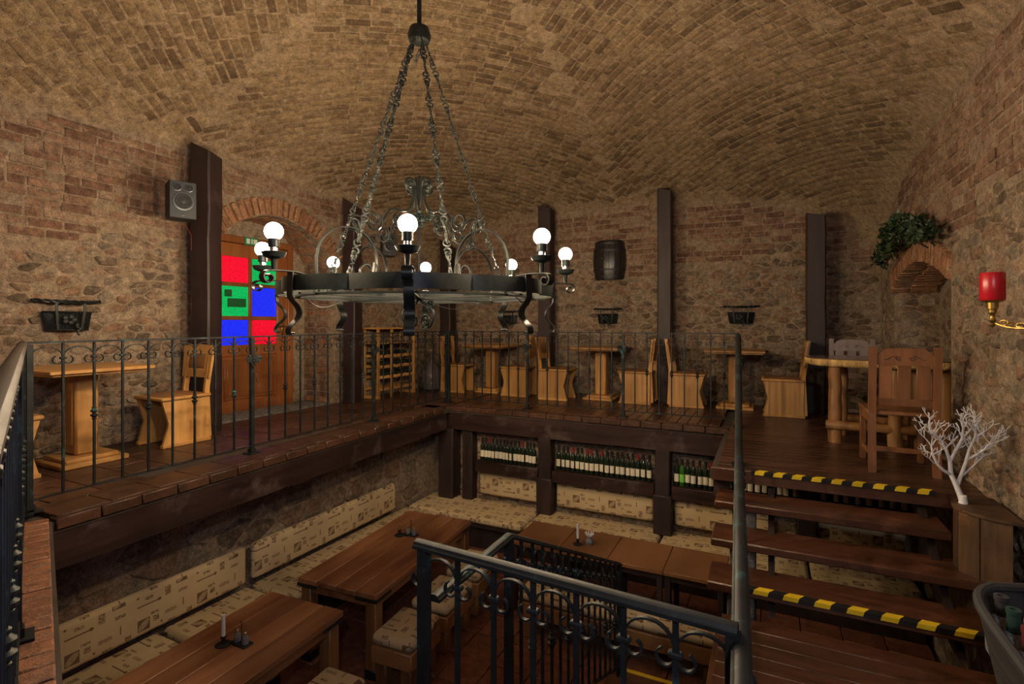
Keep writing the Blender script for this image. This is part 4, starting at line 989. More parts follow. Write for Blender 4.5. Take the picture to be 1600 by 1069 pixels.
for z, hh in ((.075, .14), (.80, .14), (1.215, .05), (1.645, .05), (DHT-fr-.09, .17)): dbox('rail', dc-.01, z, lw-.2, hh, -.002, .046)
gx0, gx1 = l0+.125, l1-.165; gc = (gx0+gx1)/2
dbox('mullion', gc, 1.47, .05, 1.25, -.003, .044)
gw = (gx1-gx0-.05)/2; zz = [(.87, 1.19), (1.24, 1.62), (1.67, 1.995)]
cols = [['gp_blue', 'gp_red'], ['gp_green', 'gp_blue'], ['gp_red', 'gp_green']]
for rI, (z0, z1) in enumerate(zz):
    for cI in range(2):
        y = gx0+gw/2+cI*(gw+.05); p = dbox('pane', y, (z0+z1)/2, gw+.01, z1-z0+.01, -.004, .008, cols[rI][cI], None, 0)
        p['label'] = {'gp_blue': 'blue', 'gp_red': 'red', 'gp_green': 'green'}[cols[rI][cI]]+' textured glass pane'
        if (rI, cI) == (1, 0):
            for (a, b, w_, h_) in ((-.09, .10, .10, .09), (.03, -.02, .26, .11)):
                m = MB(); m.box((0, 0, 0), (.003, w_, h_)); nt_ = m.build('notice', M_['noticegreen'], p, (.006, a, b), smooth=0)
dbox('lower_panel', dc-.02, .43, lw-.42, .44, .010, .03, 'door', None, .014)
dbox('panel_moulding', dc-.02, .43, lw-.36, .52, .004, .03, 'door', None, .01)
m = MB(); m.box((0, 0, 0), (.008, .035, .24), bev=.004); hp = m.build('handle_plate', M_['brass'], dr, (.030, l1-.075-dc, 1.06))
m = MB(); m.tube([(0, 0, 0), (.05, 0, 0), (.055, -.03, 0), (.052, -.13, -.005)], .009, 8); m.build('door_handle', M_['brass'], hp, (0, 0, .05))
m = MB(); m.box((0, 0, 0), (.012, .20, .10)); sg = m.build('exit_sign', M_['signgreen'], None, (DX+.058, 4.62, 2.21), smooth=0); tag(sg, 'small green and white exit sign above the coloured door', 'sign')
for y, w_ in ((-.05, .05), (.005, .02), (.055, .055)):
    m = MB(); m.box((0, 0, 0), (.003, w_, .065)); m.build('pictogram', M_['signwhite'], sg, (.007, y, 0), smooth=0)
m = MB(); m.box((0, 0, .02), (.6, 1.7, .04)); tag(m.build('trim_1', M_['stoneblock'], None, (XL-.32, DA[0], -.022)), kind='structure')
m = MB(); m.box((0, 0, 0), (.06, .6, DHT)); tag(m.build('wall_door_side', M_['mortar'], None, (DX-.06, dy0-.28, DHT/2), smooth=0), kind='structure')
m = MB(); m.box((0, 0, 0), (.06, .34, DHT)); m.box((0, -.75, DHT/2+.2), (.06, 2.0, .42)); tag(m.build('wall_door_head', M_['mortar'], None, (DX-.06, dy1+.16, DHT/2), smooth=0), kind='structure')
# ------------------------------------------------------------------ wine bottles
def bottle_proto(name, label, cap='foilblack', glass='glassdark', lab='paper', s=.84):
    t = thing(name, label, 'bottle')
    m = MB(); m.lathe([(.0, .004), (.030*s, .0), (.037*s, .006), (.037*s, .185), (.034*s, .205), (.018*s, .235), (.0145*s, .25), (.0145*s, .30)], 12); m.build('glass_body', M_[glass], t, smooth=60)
    m = MB(); vs = [(.0378*s*math.cos(-PI/2+(k-4)*.25), .0378*s*math.sin(-PI/2+(k-4)*.25), z) for z in (.05, .14) for k in range(9)]; m.add(vs, [(k, k+1, k+10, k+9) for k in range(8)])
    if lab: m.build('paper_label', M_[lab], t, smooth=60)
    m = MB(); m.lathe([(.0152, .245), (.0158, .30), (.0165, .301), (.0165, .308), (.0, .309)], 10); m.build('foil_cap', M_[cap], t, smooth=50)
    return t
SHZ = -.735
b0 = bottle_proto('wine_bottle', 'dark wine bottle with black cap and cream label on the pit shelf')
b1 = bottle_proto('wine_bottle', 'dark wine bottle with red cap and cream label on the pit shelf', 'foilred')
b2 = bottle_proto('wine_bottle', 'green bottle with bright green label on the pit shelf', 'foilblack', 'greenglass', 'greenlabel')
rb_ = random.Random(11); first = {0: True, 1: True}
rows = [(-3.54, -2.76, 15, (2, 11)), (-2.42, -1.27, 19, (3, 6, 7, 9, 16)), (-.96, -.45, 9, (6,)), (-.38, .25, 10, (4,)), (.52, 1.2, 8, (3,))]
for ri, (x0, x1, n, reds) in enumerate(rows):
    for k in range(n):
        x = x0+(x1-x0)*k/(n-1)+rb_.uniform(-.006, .006); y = PYB-.115+rb_.uniform(-.012, .012)
        if ri == 2 and k == 1: b2.location = (x, y, SHZ); b2['group'] = 'bottles on the pit shelf'; continue
        i = 1 if k in reds else 0; src = b1 if i else b0; lb = ('red' if i else 'black')+' capped wine bottle '+['in the short row nearest the corner post', 'in the longest row between the cased posts', 'in the row with the green labelled bottle', 'in the row with the green labelled bottle', 'on the shelf under the plank gallery'][ri]
        if first[i]: src.location = (x, y, SHZ); src['label'] = lb; src['group'] = 'bottles on the pit shelf'; first[i] = False; src.rotation_euler = (0, 0, rb_.uniform(-.4, .4))
        else: dup(src, (x, y, SHZ), rb_.uniform(-.45, .45), lb, 'bottles on the pit shelf')
for x0, x1, lb in ((EX1+.39, -2.68, 'dark board shelf of bottles nearest the corner post'), (-2.48, -1.20, 'dark board shelf carrying the longest row of bottles'), (-1.0, .26, 'dark board shelf of bottles next to the stairs'), (.46, XR-.02, 'dark board shelf of bottles under the plank gallery')):
    m = MB(); m.box((0, 0, 0), (x1-x0, .20, .15), bev=.006); tag(m.build('bottle_shelf', M_['beam'], None, ((x0+x1)/2, PYB-.105, SHZ-.075)), lb, 'shelf', 'bottle shelves')
# wine rack and demijohn
RK = thing('wine_rack', 'oak wine rack with bottles lying on scalloped rails', 'wine rack', (-5.42, 6.66, 0))
for y in (-.46, -.14, .42):
    for x in (-.13, .13):
        m = MB(); m.box((0, 0, .53), (.03, .045, 1.06), bev=.004); m.build('upright', M_['oak'], RK, (x, y, 0))
m = MB(); m.box((0, -.02, 1.07), (.34, 1.0, .025), bev=.004); m.build('top_board', M_['oaky'], RK)
m = MB(); m.box((0, -.02, .84), (.30, .94, .022), bev=.004); m.build('shelf', M_['oaky'], RK)
for z in (.12, .30, .46, .62):
    for x in (-.12, .13):
        m = MB(); pts = [(-.46+.88*k/48, .03+.018*abs(math.sin(k*PI/8))) for k in range(49)]
        m.prism([(-.46, 0)]+pts+[(.42, 0)], -.009, .009, Matrix(((0,0,1,0),(1,0,0,0),(0,1,0,0),(0,0,0,1)))); m.build('scalloped_rail', M_['oaky'], RK, (x, 0, z))
for y in (-.46, .42): m = MB(); m.box((0, 0, 0), (.30, .06, .05), bev=.005); m.build('foot', M_['oakx'], RK, (0, y, .025))
rk0 = None
for z in (.30, .46, .62):
    for k in range(6):
        if z == .62 and k in (3, 5): continue
        y = 6.66-.46+.073+.147*k
        if rk0 is None:
            rk0 = bottle_proto('lying_wine_bottle', 'dark wine bottle lying in the oak rack', 'foilblack', 'glassdark', None); o = rk0
        else: o = dup(rk0, (0, 0, 0))
        o['label'] = 'dark wine bottle lying in the '+{.30: 'lowest filled', .46: 'middle', .62: 'topmost'}[z]+' row of the oak rack'; o['group'] = 'bottles lying in the rack'; o.location = (-5.285, y, z+.068); o.rotation_euler = (0, -PI/2, 0)
dj = thing('demijohn', 'large smoky glass demijohn on the floor by the corner post', 'demijohn', (-5.22, 7.50, 0))
m = MB(); m.lathe([(.0, .005), (.12, .0), (.165, .03), (.175, .15), (.165, .30), (.12, .40), (.055, .46), (.042, .50), (.042, .64), (.05, .645), (.05, .665), (.035, .665)], 24); m.build('glass_body', M_['clearglass'], dj, smooth=70)
m = MB(); m.lathe([(.034, .65), (.036, .69), (0, .692)], 12); m.build('stopper', M_['oak'], dj)
# ------------------------------------------------------------------ log table, armchairs
lt = thing('log_table', 'live edge slab table on peeled log legs beside the niche', 'table', (1.0, 6.12, 0))
r = random.Random(8); out = []
for k in range(44):
    a = 2*PI*k/44; x = .66*math.copysign(abs(math.cos(a))**.75, math.cos(a)); y = .36*math.copysign(abs(math.sin(a))**.8, math.sin(a)); out.append((x*(1+r.uniform(-.015, .015)), y*(1+r.uniform(-.02, .02))))
m = MB(); m.prism([(p[0]*.985, p[1]*.98) for p in out], .80, .812); m.build('slab_top', M_['slab'], lt, smooth=30)
m = MB(); vs = []; n = len(out)
fine = []
for k in range(n):
    for j in range(5):
        A, B = out[k], out[(k+1) % n]; t_ = j/5; fine.append((A[0]+(B[0]-A[0])*t_, A[1]+(B[1]-A[1])*t_))
nf = len(fine)
for z, s in ((.735, .955), (.75, .99), (.775, 1.0), (.80, .992), (.801, .97)):
    for p in fine: q = s+r.uniform(-.009, .009); vs.append((p[0]*q, p[1]*q, z))
m.add(vs, [(k*nf+i, k*nf+(i+1) % nf, (k+1)*nf+(i+1) % nf, (k+1)*nf+i) for k in range(4) for i in range(nf)]+[tuple(range(nf))[::-1]]); m.build('bark_edge', M_['bark'], lt, smooth=0)
def logm(L, r0, seed, mat):
    r = random.Random(seed); m = MB(); m.tube([(r.uniform(-.006, .006), r.uniform(-.006, .006), L*k/7) for k in range(8)], [r0*(1.08-.12*k/7+r.uniform(-.04, .04)) for k in range(8)], 12); return m
for k, (x, y) in enumerate(((-.42, -.20), (-.32, .22), (.05, -.24), (.26, .24))):
    logm(.745, .055, k, 0).build('log_leg', M_['log'], lt, (x, y, 0))
for y, x0, L in ((-.22, -.50, .70), (.22, -.42, .80)):
    m = logm(L, .042, 20+int(y*10), 0); m.build('log_stretcher', M_['logx'], lt, (x0, y-.03 if y < 0 else y, .17), (0, PI/2, 0))
m = MB()
for k in range(3): m.tube([(.24+.10*k, -.12, 0), (.24+.10*k, -.12, .735)], [.075, .07], 10)
m.build('bark_trunk', M_['log'], lt)
def armchair(label, loc, rz, mat):
    t = thing('slat_armchair', label, 'chair', loc, rz, 'slat back armchairs'); K = M_[mat]       # faces +y, back at -y
    W = .44
    for s in (-1, 1):
        m = MB(); m.prism([(-.255, 0), (-.205, 0), (-.185, .45), (-.235, .97), (-.28, .97), (-.235, .45)], -.024, .024, Matrix(((0,0,1,0),(1,0,0,0),(0,1,0,0),(0,0,0,1)))); m.build('back_post', K, t, (s*(W/2-.02), 0, 0), smooth=0)
        m = MB(); m.box((0, 0, .22), (.045, .045, .44), bev=.005); m.build('front_leg', K, t, (s*(W/2-.02), .22, 0))
        m = MB(); m.box((0, 0, 0), (.022, .42, .075), bev=.004); m.build('side_rail', K, t, (s*(W/2-.02), .0, .40))
        m = MB(); m.box((0, 0, 0), (.02, .40, .035), bev=.004); m.build('stretcher', K, t, (s*(W/2-.02), .0, .12))
    m = MB(); m.box((0, 0, 0), (W-.05, .02, .04), bev=.004); m.build('stretcher', K, t, (0, -.12, .16))
    m = MB(); m.box((0, .01, .455), (W+.02, .46, .03), bev=.008); m.build('seat', K, t)
    R = T(0, -.212, .47) @ RX(.085)
    m = MB(); m.prism([(-W/2+.03, .36), (W/2-.03, .36), (W/2-.03, .44)]+[(x, .44+.05*min(1, max(0, (.16-abs(x))/.04))**.6) for x in [.17-.34*k/16 for k in range(17)]]+[(-W/2+.03, .44)], -.012, .012, R @ RX(PI/2) @ Matrix.Diagonal((1, 1, 1, 1))); cr = m.build('crest_rail', K, t, smooth=0)
    m = MB()
    for sg_ in (-1, 1):
        for fy in (-.0135, .0135):
            pts = spiral(sg_*.045, .415, .004, .022, 0, 1.2*sg_, 14)+bez((sg_*.06, .43), (sg_*.08, .44), (sg_*.10, .40), (sg_*.13, .405), 6); m.tube([(p[0], fy, p[1]) for p in pts], .002, 4, M=R)
    m.build('carved_scroll', M_['post'], cr)
    m = MB(); m.box((0, 0, .075), (W-.07, .022, .06), R, .004); m.build('lower_back_rail', K, t)
    for x in (-.118, 0, .118): m = MB(); m.box((x, 0, .235), (.086, .014, .28), R, .003); m.build('slat', K, t)
    return t
armchair('red brown slat back chair standing at the log table with its back to the stairs', (.925, 5.10, 0), 0, 'chairred')
armchair('greyish slat back chair with carved crest behind the log table', (.86, 6.86, 0), PI, 'chairgrey')
# ------------------------------------------------------------------ the sunken pit: benches, cushions, tables
def cushion(name, label, c, d, rz=0, tilt=0, group=None, parent=None, cat='cushion'):
    m = MB(); n = 10; x, y, z = d[0]/2, d[1]/2, d[2]/2; b = min(d)*.32
    m.box((0, 0, 0), d, bev=b)
    # rounded corners: second softer ring by shrinking and adding a puffed top
    o = m.build(name, M_['print'], parent, c, (tilt, 0, rz), smooth=60)
    md = o.modifiers.new('round', 'BEVEL'); md.width = b*.45; md.segments = 2; md.limit_method = 'ANGLE'; md.angle_limit = .3
    if label: tag(o, label, cat, group)
    return o
ST = -1.30
# benches along the walls
def bench_box(label, x0, x1, y0, y1):
    t = thing('wall_bench', label, 'bench', ((x0+x1)/2, (y0+y1)/2, PIT)); hh = ST-.09-PIT
    m = MB(); m.box((0, 0, hh-.02), (x1-x0, y1-y0, .04), bev=.004); m.build('seat_board', M_['post'], t)
    m = MB(); m.box((0, 0, (hh-.04)/2), (x1-x0-.08, y1-y0-.08, hh-.04)); m.build('plinth', M_['post'], t, smooth=0)
bench_box('long dark bench base along the left pit wall', PXL+.03, PXL+.58, .9, 5.68)
bench_box('long dark bench base along the back pit wall', PXL+.03, XR-.03, 5.72, PYB-.03)
for y0, y1, lb in ((.95, 2.5, 'printed seat cushion on the left bench beside the nearer long table'), (2.53, 3.3, 'short printed seat cushion on the left bench between the two long tables'), (3.33, 5.66, 'printed seat cushion on the left bench beside the farther long table')):
    cushion('seat_cushion', lb, (PXL+.315, (y0+y1)/2, ST-.045), (.55, y1-y0, .09), group='bench seat cushions')
for x0, x1, lb in ((PXL+.05, -2.68, 'printed seat cushion on the back bench nearest the corner post'), (-2.66, -1.12, 'printed seat cushion on the back bench behind the row of small tables'), (-1.10, .36, 'printed seat cushion on the back bench next to the stairs'), (.38, XR-.05, 'printed seat cushion on the back bench under the plank gallery')):
    cushion('seat_cushion', lb, ((x0+x1)/2, (5.69+PYB)/2, ST-.045), (x1-x0, .68, .09), group='bench seat cushions')
for y0, y1, lb in ((.9, 3.24, 'long printed backrest cushion on the left wall beside the nearer long table'), (3.31, 5.38, 'long printed backrest cushion on the left wall beside the farther long table')):
    cushion('back_cushion', lb, (PXL+.09, (y0+y1)/2, -1.075), (y1-y0, .08, .34), PI/2, 0, 'backrest cushions')
for x0, x1, lb in ((EX1+.40, -2.70, 'printed backrest cushion below the bottle shelf nearest the corner post'), (-2.46, -1.22, 'printed backrest cushion below the longest row of bottles'), (-.98, .05, 'printed backrest cushion below the bottles next to the stairs'), (.47, XR-.1, 'printed backrest cushion under the plank gallery')):
    cushion('back_cushion', lb, ((x0+x1)/2, PYB-.075, -1.055), (x1-x0, .08, .32), 0, 0, 'backrest cushions')
def plank_table(label, c, wx, wy, rz, nb, top=-1.0):
    t = thing('long_table', label, 'table', (c[0], c[1], PIT), rz, 'long pit tables'); hh = top-PIT; r = random.Random(int(c[1]*10))
    wd = wx/nb
    for k in range(nb):
        m = MB(); e = .008
        m.box((0, 0, 0), (wd-.004, wy+r.uniform(-.01, .01), .045), bev=.005); m.build('board', M_['acacia'], t, (-wx/2+wd*(k+.5), 0, hh-.0225+r.uniform(-.002, .001)))
    for s in (-1, 1):
        m = MB(); m.box((0, 0, 0), (wx-.12, .03, .08)); m.build('apron', M_['acacia'], t, (0, s*(wy/2-.06), hh-.087), smooth=0)
        m = MB(); m.box((0, 0, 0), (.03, wy-.14, .08)); m.build('apron', M_['acacia'], t, (s*(wx/2-.05), 0, hh-.087), smooth=0)
        for q in (-1, 1):
            m = MB(); m.box((0, 0, (hh-.045)/2), (.10, .10, hh-.045), bev=.008); l = m.build('leg', M_['acaciaz'], t, (s*(wx/2-.07), q*(wy/2-.07), 0))
            m = MB(); m.box((0, 0, .04), (.112, .112, .08), bev=.006); m.build('foot_cap', M_['black'], l)
    for s in (-1, 1):
        for q in (-1, 1):
            m = MB(); m.box((s*(wx/2-.10), q*(wy/2+.001), hh-.056), (.2, .008, .022)); m.box((s*(wx/2+.001), q*(wy/2-.10), hh-.056), (.008, .2, .022)); m.build('corner_strap', M_['black'], t, smooth=0)
plank_table('long dark plank table beside the farther half of the left bench', (-3.24, 4.05), .80, 1.70, .075, 4)
plank_table('long dark plank table at the near end of the left bench, with a white candle', (-3.18, 2.10), .74, 1.68, .05, 4)
def small_table(label, x0, x1):
    t = thing('small_table', label, 'table', ((x0+x1)/2, 4.93, PIT), 0, 'small tables pushed into a row'); hh = -1.0-PIT
    m = MB(); m.box((0, 0, hh-.018), (x1-x0-.004, .58, .036), bev=.004); m.build('table_top', M_['teak'], t)
    for s in (-1, 1):
        for q in (-1, 1): m = MB(); m.box((0, 0, (hh-.036)/2), (.045, .045, hh-.036), bev=.004); m.build('leg', M_['post'], t, (s*((x1-x0)/2-.035), q*.24, 0))
        m = MB(); m.box((0, s*.24, hh-.066), (x1-x0-.08, .02, .06)); m.build('apron', M_['post'], t, smooth=0)
XS = [-2.29, -1.80, -1.32, -.82, -.32]
for k, lb in enumerate(('small brown table at the end of the row beside the long table', 'small brown table of the row with the white candle on it', 'small brown table of the row, next but one to the stairs', 'small brown table of the row, next to the stairs')): small_table(lb, XS[k], XS[k+1])
def stool(label, x, y, wx, wy, rz=0):
    t = thing('cushioned_stool', label, 'stool', (x, y, PIT), rz, 'cushioned stools'); hh = ST+.03-PIT
    c = cushion('seat_cushion', None, (0, 0, hh-.05), (wx, wy, .10), parent=t)
    m = MB(); m.box((0, 0, hh-.165), (wx-.01, wy-.01, .13), bev=.008); m.build('seat_box', M_['benchwood'], t)
    for s in (-1, 1):
        for q in (-1, 1): m = MB(); m.box((0, 0, (hh-.23)/2), (.10, .10, hh-.23), bev=.012); m.build('block_foot', M_['acaciaz'], t, (s*(wx/2-.075), q*(wy/2-.08), 0))
stool('printed cushion stool at the near corner of the farther long table', -2.62, 3.42, .38, .46, .07)
stool('printed cushion stool at the middle of the farther long table', -2.66, 4.0, .38, .52, .07)
stool('printed cushion stool at the far end of the farther long table, by the corner post', -2.71, 4.62, .38, .52, .07)
stool('printed cushion stool at the corner of the nearer long table', -2.63, 2.55, .36, .46, .04)
stool('long printed cushion bench in front of the row of small tables', -1.19, 4.46, 1.72, .36, 0)
# candle caddies on the tables
def candle_set(label, x, y, z, tall=True, flower=False):
    t = thing('candle_stand', label+' candle stand', 'candle holder', (x, y, z))
    m = MB(); m.lathe([(.0, .002), (.045, .0), (.05, .006), (.044, .010), (.014, .012), (.012, .04), (.018, .045), (.018, .06), (.013, .06)], 16); m.build('holder', M_['black'], t)
    m = MB(); m.tube([(.045, 0, .008), (.07, 0, .02), (.07, 0, .04), (.05, 0, .045)], .004, 5); m.build('finger_loop', M_['black'], t)
    m = MB(); h = .20 if tall else .09; m.lathe([(.0125, .05), (.0125, h), (.004, h+.004)], 12); m.build('candle', M_['white'] if tall else M_['teak'], t)
    m = MB(); m.tube([(0, 0, h), (0, 0, h+.012)], .0015, 4); m.build('wick', M_['black'], t)
    c = thing('cruet_set', label+' cruet set', 'cruet', (x+.10, y+.06, z))
    if flower:
        m = MB(); m.lathe([(.0, .002), (.03, 0), (.04, .02), (.035, .045), (.02, .06), (.022, .07)], 14); m.build('vase', M_['dust'], c)
        m = MB(); q = random.Random(1)
        for k in range(9): a = k*.7; m.tube([(0, 0, .06), (.03*math.cos(a), .03*math.sin(a), .09), (.045*math.cos(a), .045*math.sin(a), .105+.02*q.random())], [.006, .008, .003], 5)
        m.build('flower', M_['white'], c)
    else:
        m = MB(); m.box((0, 0, .006), (.15, .075, .012), bev=.004); m.tube([(0, 0, .01), (0, 0, .13)], .003, 5); m.tube([(.012*math.cos(k*PI/5), 0, .14+.012*math.sin(k*PI/5)) for k in range(10)], .0025, 5, closed=True); m.build('tray', M_['black'], c)
        for s in (-1, 1):
            m = MB(); m.lathe([(.0, .012), (.022, .012), (.024, .03), (.018, .06), (.011, .07)], 12, T(s*.038, 0, 0)); sh = m.build('shaker', M_['dust'], c)
            m = MB(); m.lathe([(.013, .069), (.013, .085), (.006, .092), (0, .093)], 12, T(s*.038, 0, 0)); m.build('shaker_cap', M_['chrome'], sh)
candle_set('nearer long table', -3.27, 2.29, -1.0)
candle_set('farther long table', -3.35, 4.25, -1.0, tall=False)
candle_set('row of small tables', -1.66, 4.84, -1.0, flower=True)
# ------------------------------------------------------------------ white branch in a half round crate, trough with dusty bottles
cr = thing('half_round_crate', 'dark half round wooden crate on the steps by the right wall', 'crate', (1.28, 4.08, -.344))
RC, HC = .255, .365
for k in range(5):
    a0, a1 = PI*.52+PI*.92*k/5+.012, PI*.52+PI*.92*(k+1)/5-.012; vs = []
    for z in (0, HC):
        for a in (a0, a1):
            for r_ in (RC, RC-.022): vs.append((r_*math.cos(a), r_*math.sin(a)*.9, z))
    m = MB(); m.add(vs, [(0,1,3,2), (4,6,7,5), (0,2,6,4), (1,5,7,3), (0,4,5,1), (2,3,7,6)]); m.build('stave', M_['crate'], cr, smooth=0)
pp = [((RC+.008)*math.cos(PI*.5+PI*k/18), (RC+.008)*.9*math.sin(PI*.5+PI*k/18)) for k in range(19)]
m = MB(); m.prism(pp, HC, HC+.018); m.build('lid', M_['crate'], cr, smooth=30)
m = MB(); m.prism([(p[0]*.95, p[1]*.95) for p in pp], .0, .02); m.build('bottom', M_['crate'], cr, smooth=30)
br_ = thing('white_branch', 'white painted branching twig standing on the crate', 'branch', (1.08, 4.12, HC+.018-.344))
m = MB(); q = random.Random(21)
def twig(p, d, L, r0, depth):
    n = 3; pts = [p]
    for k in range(n):
        d = (d+Vector((q.uniform(-.3, .3), q.uniform(-.3, .3), q.uniform(-.15, .3)))).normalized(); pts.append(pts[-1]+d*(L/n))
    m.tube([tuple(x) for x in pts], [max(.0022, r0*(1-.3*k/n)) for k in range(n+1)], 5)
    if depth <= 0: return
    for s in (-1, 1, 0):
        if s == 0 and q.random() < .5: continue
        nd = (d+SIDE*s*q.uniform(.5, 1.0)+Vector((q.uniform(-.3, .3), q.uniform(-.3, .3), q.uniform(-.1, .4)))).normalized()
        twig(pts[-1] if s else pts[1], nd, L*q.uniform(.6, .85), r0*.66, depth-1)
SIDE = Vector((RT.x, RT.y, 0))
def limb(pts, r0, r1, twigs):          # pts in (side, height); hand laid main limbs, twigs leave both sides
    P3 = [SIDE*a*.82+Vector((0, 0, b))+Vector((-RT.y, RT.x, 0))*.04*math.sin(7*a+9*b) for a, b in pts]; N_ = len(P3)
    m.tube([tuple(x) for x in P3], [r0+(r1-r0)*k/(N_-1) for k in range(N_)], 7)
    for k in range(1, N_):
        d = (P3[k]-P3[k-1]).normalized()
        for s in ((-1, 1) if k < N_-1 else (-1, 0, 1)):
            if k < twigs: continue
            nd = (d*.7+SIDE*s*.75+Vector((q.uniform(-.4, .4), q.uniform(-.4, .4), .25))).normalized(); twig(P3[k], nd, q.uniform(.045, .072), r1*.8, 2)
limb([(0, -.01), (-.008, .05), (-.03, .12), (-.055, .17), (-.06, .25), (-.035, .33), (-.02, .40), (-.03, .46)], .018, .006, 5)
limb([(-.05, .165), (-.11, .19), (-.16, .23), (-.19, .29), (-.20, .34)], .011, .005, 2)
limb([(-.06, .25), (-.10, .33), (-.15, .39), (-.20, .43), (-.235, .46)], .010, .005, 1)
limb([(-.015, .10), (.03, .17), (.045, .25), (.04, .34), (.055, .42), (.05, .47)], .012, .005, 3)
limb([(.04, .26), (.09, .30), (.13, .34), (.155, .38)], .009, .004, 1)
limb([(.02, .15), (.07, .19), (.10, .235)], .008, .004, 2)
m.lathe([(.024, 0), (.02, .025), (.017, .05)], 10); br_m = m.build('branches', M_['coral'], br_, smooth=60)
tr = thing('boat_trough', 'dark boat shaped wooden trough against the right wall of the landing', 'trough', (1.03, 2.45, -.42))
def hull(y, t):   # half width at y (local), t 0 bottom..1 rim
    e = max(0.0, 1-abs(y/.66)**4.5); return (.175+.075*t)*e**.5
def hullm(off, z0, z1, flip):
    m = MB(); ny_, nt_ = 28, 6; vs = []
    for i in range(ny_+1):
        y = -.66+1.32*i/ny_
        for side in (-1, 1):
            for k in range(nt_+1):
                t_ = k/nt_; vs.append((side*max(hull(y*(1+off*.8), t_)-off, 0.002), y*(.90+.10*t_), z0+(z1-z0)*t_))
    w_ = 2*(nt_+1); fs = []
    for i in range(ny_):
        for sd in range(2):
            for k in range(nt_):
                a = i*w_+sd*(nt_+1)+k; f = (a, a+w_, a+w_+1, a+1); fs.append(f if (sd == 1) ^ flip else f[::-1])
        a = i*w_; b = a+nt_+1; f = (a, b, b+w_, a+w_); fs.append(f if not flip else f[::-1])
    m.add(vs, fs); return m
hullm(0, 0, .38, False).build('hull', M_['trough'], tr, smooth=50)
hullm(.012, .15, .375, True).build('inner_lining', M_['trough'], tr, smooth=50)
ring = []
for i in range(29): y = -.66+1.32*i/28; ring.append((-hull(y, 1)+.008, y, .385))
for i in range(28, -1, -1): y = -.66+1.32*i/28; ring.append((hull(y, 1)-.008, y, .385))
m = MB(); m.tube(ring, .020, 8, closed=True); m.build('rim', M_['trough'], tr)
m = MB(); m.box((0, 0, 0), (.30, .9, .26), bev=.01); tag(m.build('trough_stand', M_['post'], None, (1.06, 2.45, -.55)), 'low dark block under the boat shaped trough', 'stand')
q = random.Random(31)
for k, (dx, dy, cap, hh) in enumerate(((-.14, .46, 'trough', .24), (.0, .52, 'dust', .32), (-.145, .32, 'corkgreen', .25), (-.145, .175, 'corkred', .25), (.02, .33, 'corkred', .27), (-.145, .03, 'corkblue', .25), (.02, .16, 'dust', .26), (.02, -.02, 'corkgreen', .24), (-.10, -.16, 'dust', .22))):
    t = thing('dusty_bottle', ['dusty bottle with a grey neck in the trough, at the end by the steps', 'tall frosted bottle in the trough, against the wall by the steps', 'dusty bottle with a dark green neck standing in the trough', 'dusty bottle with a dark red neck in the middle of the trough', 'dusty bottle with a red neck in the trough, on the wall side', 'dusty bottle with a dark blue neck standing in the trough', 'squat frosted bottle in the middle of the trough, on the wall side', 'dusty bottle with a green neck in the trough, on the wall side', 'frosted bottle at the far end of the trough from the steps'][k], 'bottle', (1.03+dx, 2.45+dy, -.42+.152), 0, 'dusty bottles in the trough')
    m = MB(); m.lathe([(0, .002), (.042, 0), (.052, .02), (.055, .12), (.046, .155), (.024, .175), (.021, .18)], 14); m.build('glass_body', M_['dust'], t, smooth=60)
    m = MB(); m.lathe([(.0225, .165), (.023, hh), (.026, hh+.002), (.026, hh+.02), (.014, hh+.02), (.013, hh)], 12); m.build('neck', M_[cap], t, smooth=50)
# ------------------------------------------------------------------ garland, red candle on a brass bracket
gl = thing('garland', 'dark green leafy garland hanging over the niche arch', 'garland', (XR-.12, 6.18, 1.91)); q = random.Random(6)
leaf = [(0, 0), (.018, .012), (.014, .022), (.03, .034), (.02, .048), (.012, .05), (0, .075)]; leaf = leaf+[(-a, b) for a, b in leaf[::-1][1:-1]]
m = MB()
for k in range(520):
    s = q.gauss(0, .42); s = max(-.95, min(.95, s)); hgt = .12*(1-abs(s)**1.5)+.05
    yy = s*1.0; zz_ = q.uniform(-.10, 1.0)*hgt-.15*abs(s)**1.6+.06; xx = -q.uniform(.0, .16)*(1-.5*abs(s))
    Mx = T(xx, yy, zz_) @ RZ(q.uniform(-3, 3)) @ RX(q.uniform(-1.4, 1.4)) @ RY(q.uniform(-.8, .8)) @ Matrix.Scale(q.uniform(.9, 1.7), 4)
    m.add([(a, b, -.006 if i % 2 else .004) for i, (a, b) in enumerate(leaf)], [tuple(range(len(leaf)))], Mx)
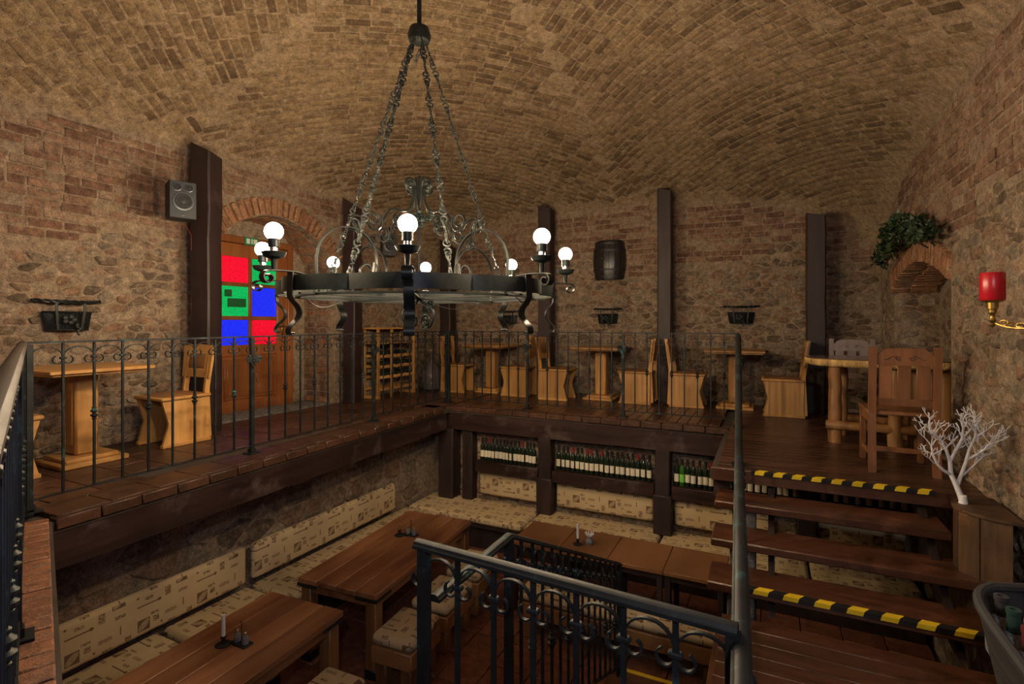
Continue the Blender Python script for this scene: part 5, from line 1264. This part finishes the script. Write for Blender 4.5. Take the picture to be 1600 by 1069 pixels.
tag(m.build('leaves', M_['leaf'], gl, smooth=0), kind='stuff')
m = MB(); m.tube([(-.04, -.9+.15*k, .02-.2*abs(-.9+.15*k)**1.6) for k in range(13)], .008, 5); m.build('stem', M_['post'], gl)
sc = thing('candle_bracket', 'ornate brass wall bracket on the right wall', 'bracket', (XR, 3.82, 1.15)); B_ = M_['brass']
m = MB(); m.lathe([(.0, -.02), (.008, -.01), (.014, .0), (.009, .012), (.018, .025), (.012, .04), (.012, .06), (.02, .07), (.017, .085), (.024, .09), (.026, .125), (.045, .13), (.052, .138), (.0, .138)], 16, T(-.19, 0, -.01)); m.build('candle_cup', B_, sc)
m = MB(); m.tube([(p[0], -.28*(p[0]+.18)/.18, p[1]) for p in bez((-.18, .0), (-.12, -.05), (-.05, -.03), (0, .02), 10)], .007, 6)
for k in range(7):
    c = -.155+.024*k; m.tube([(p[0], -.28*(p[0]+.18)/.18, p[1]) for p in spiral(c, .005-.02*math.sin(k), .004, .018, k*1.1, 1.4*(1 if k % 2 else -1), 12)], .004, 5)
m.build('scroll_arm', B_, sc)
m = MB(); m.lathe([(.0, 0), (.05, .0), (.055, .01), (.035, .02), (0, .022)], 14, T(0, -.28, .02) @ RY(-PI/2)); m.build('wall_plate', B_, sc)
cd = thing('red_candle', 'thick red pillar candle on the brass wall bracket', 'candle', (XR-.19, 3.82, 1.15+.128))
m = MB(); m.lathe([(.0, 0), (.052, 0), (.056, .005), (.056, .148), (.052, .155), (.044, .155), (.04, .148), (0, .147)], 24); m.build('wax', M_['red'], cd, smooth=50)
m = MB(); m.tube([(0, 0, .146), (.002, 0, .16)], .002, 5); m.build('wick', M_['black'], cd)
# second bracket arms at the wall: carved leaf rosettes cut by the picture edge
ro = thing('iron_rosette', 'dark iron leaf rosette on the wall beside the red candle', 'ornament', (XR-.01, 3.55, 1.33))
m = MB()
for k in range(9): m.sphere((-.02, .05*math.cos(k*.7), .05*math.sin(k*.7)), .024, 7, 5, sc=(.5, 1, .6))
m.build('leaves', M_['blackiron'], ro)
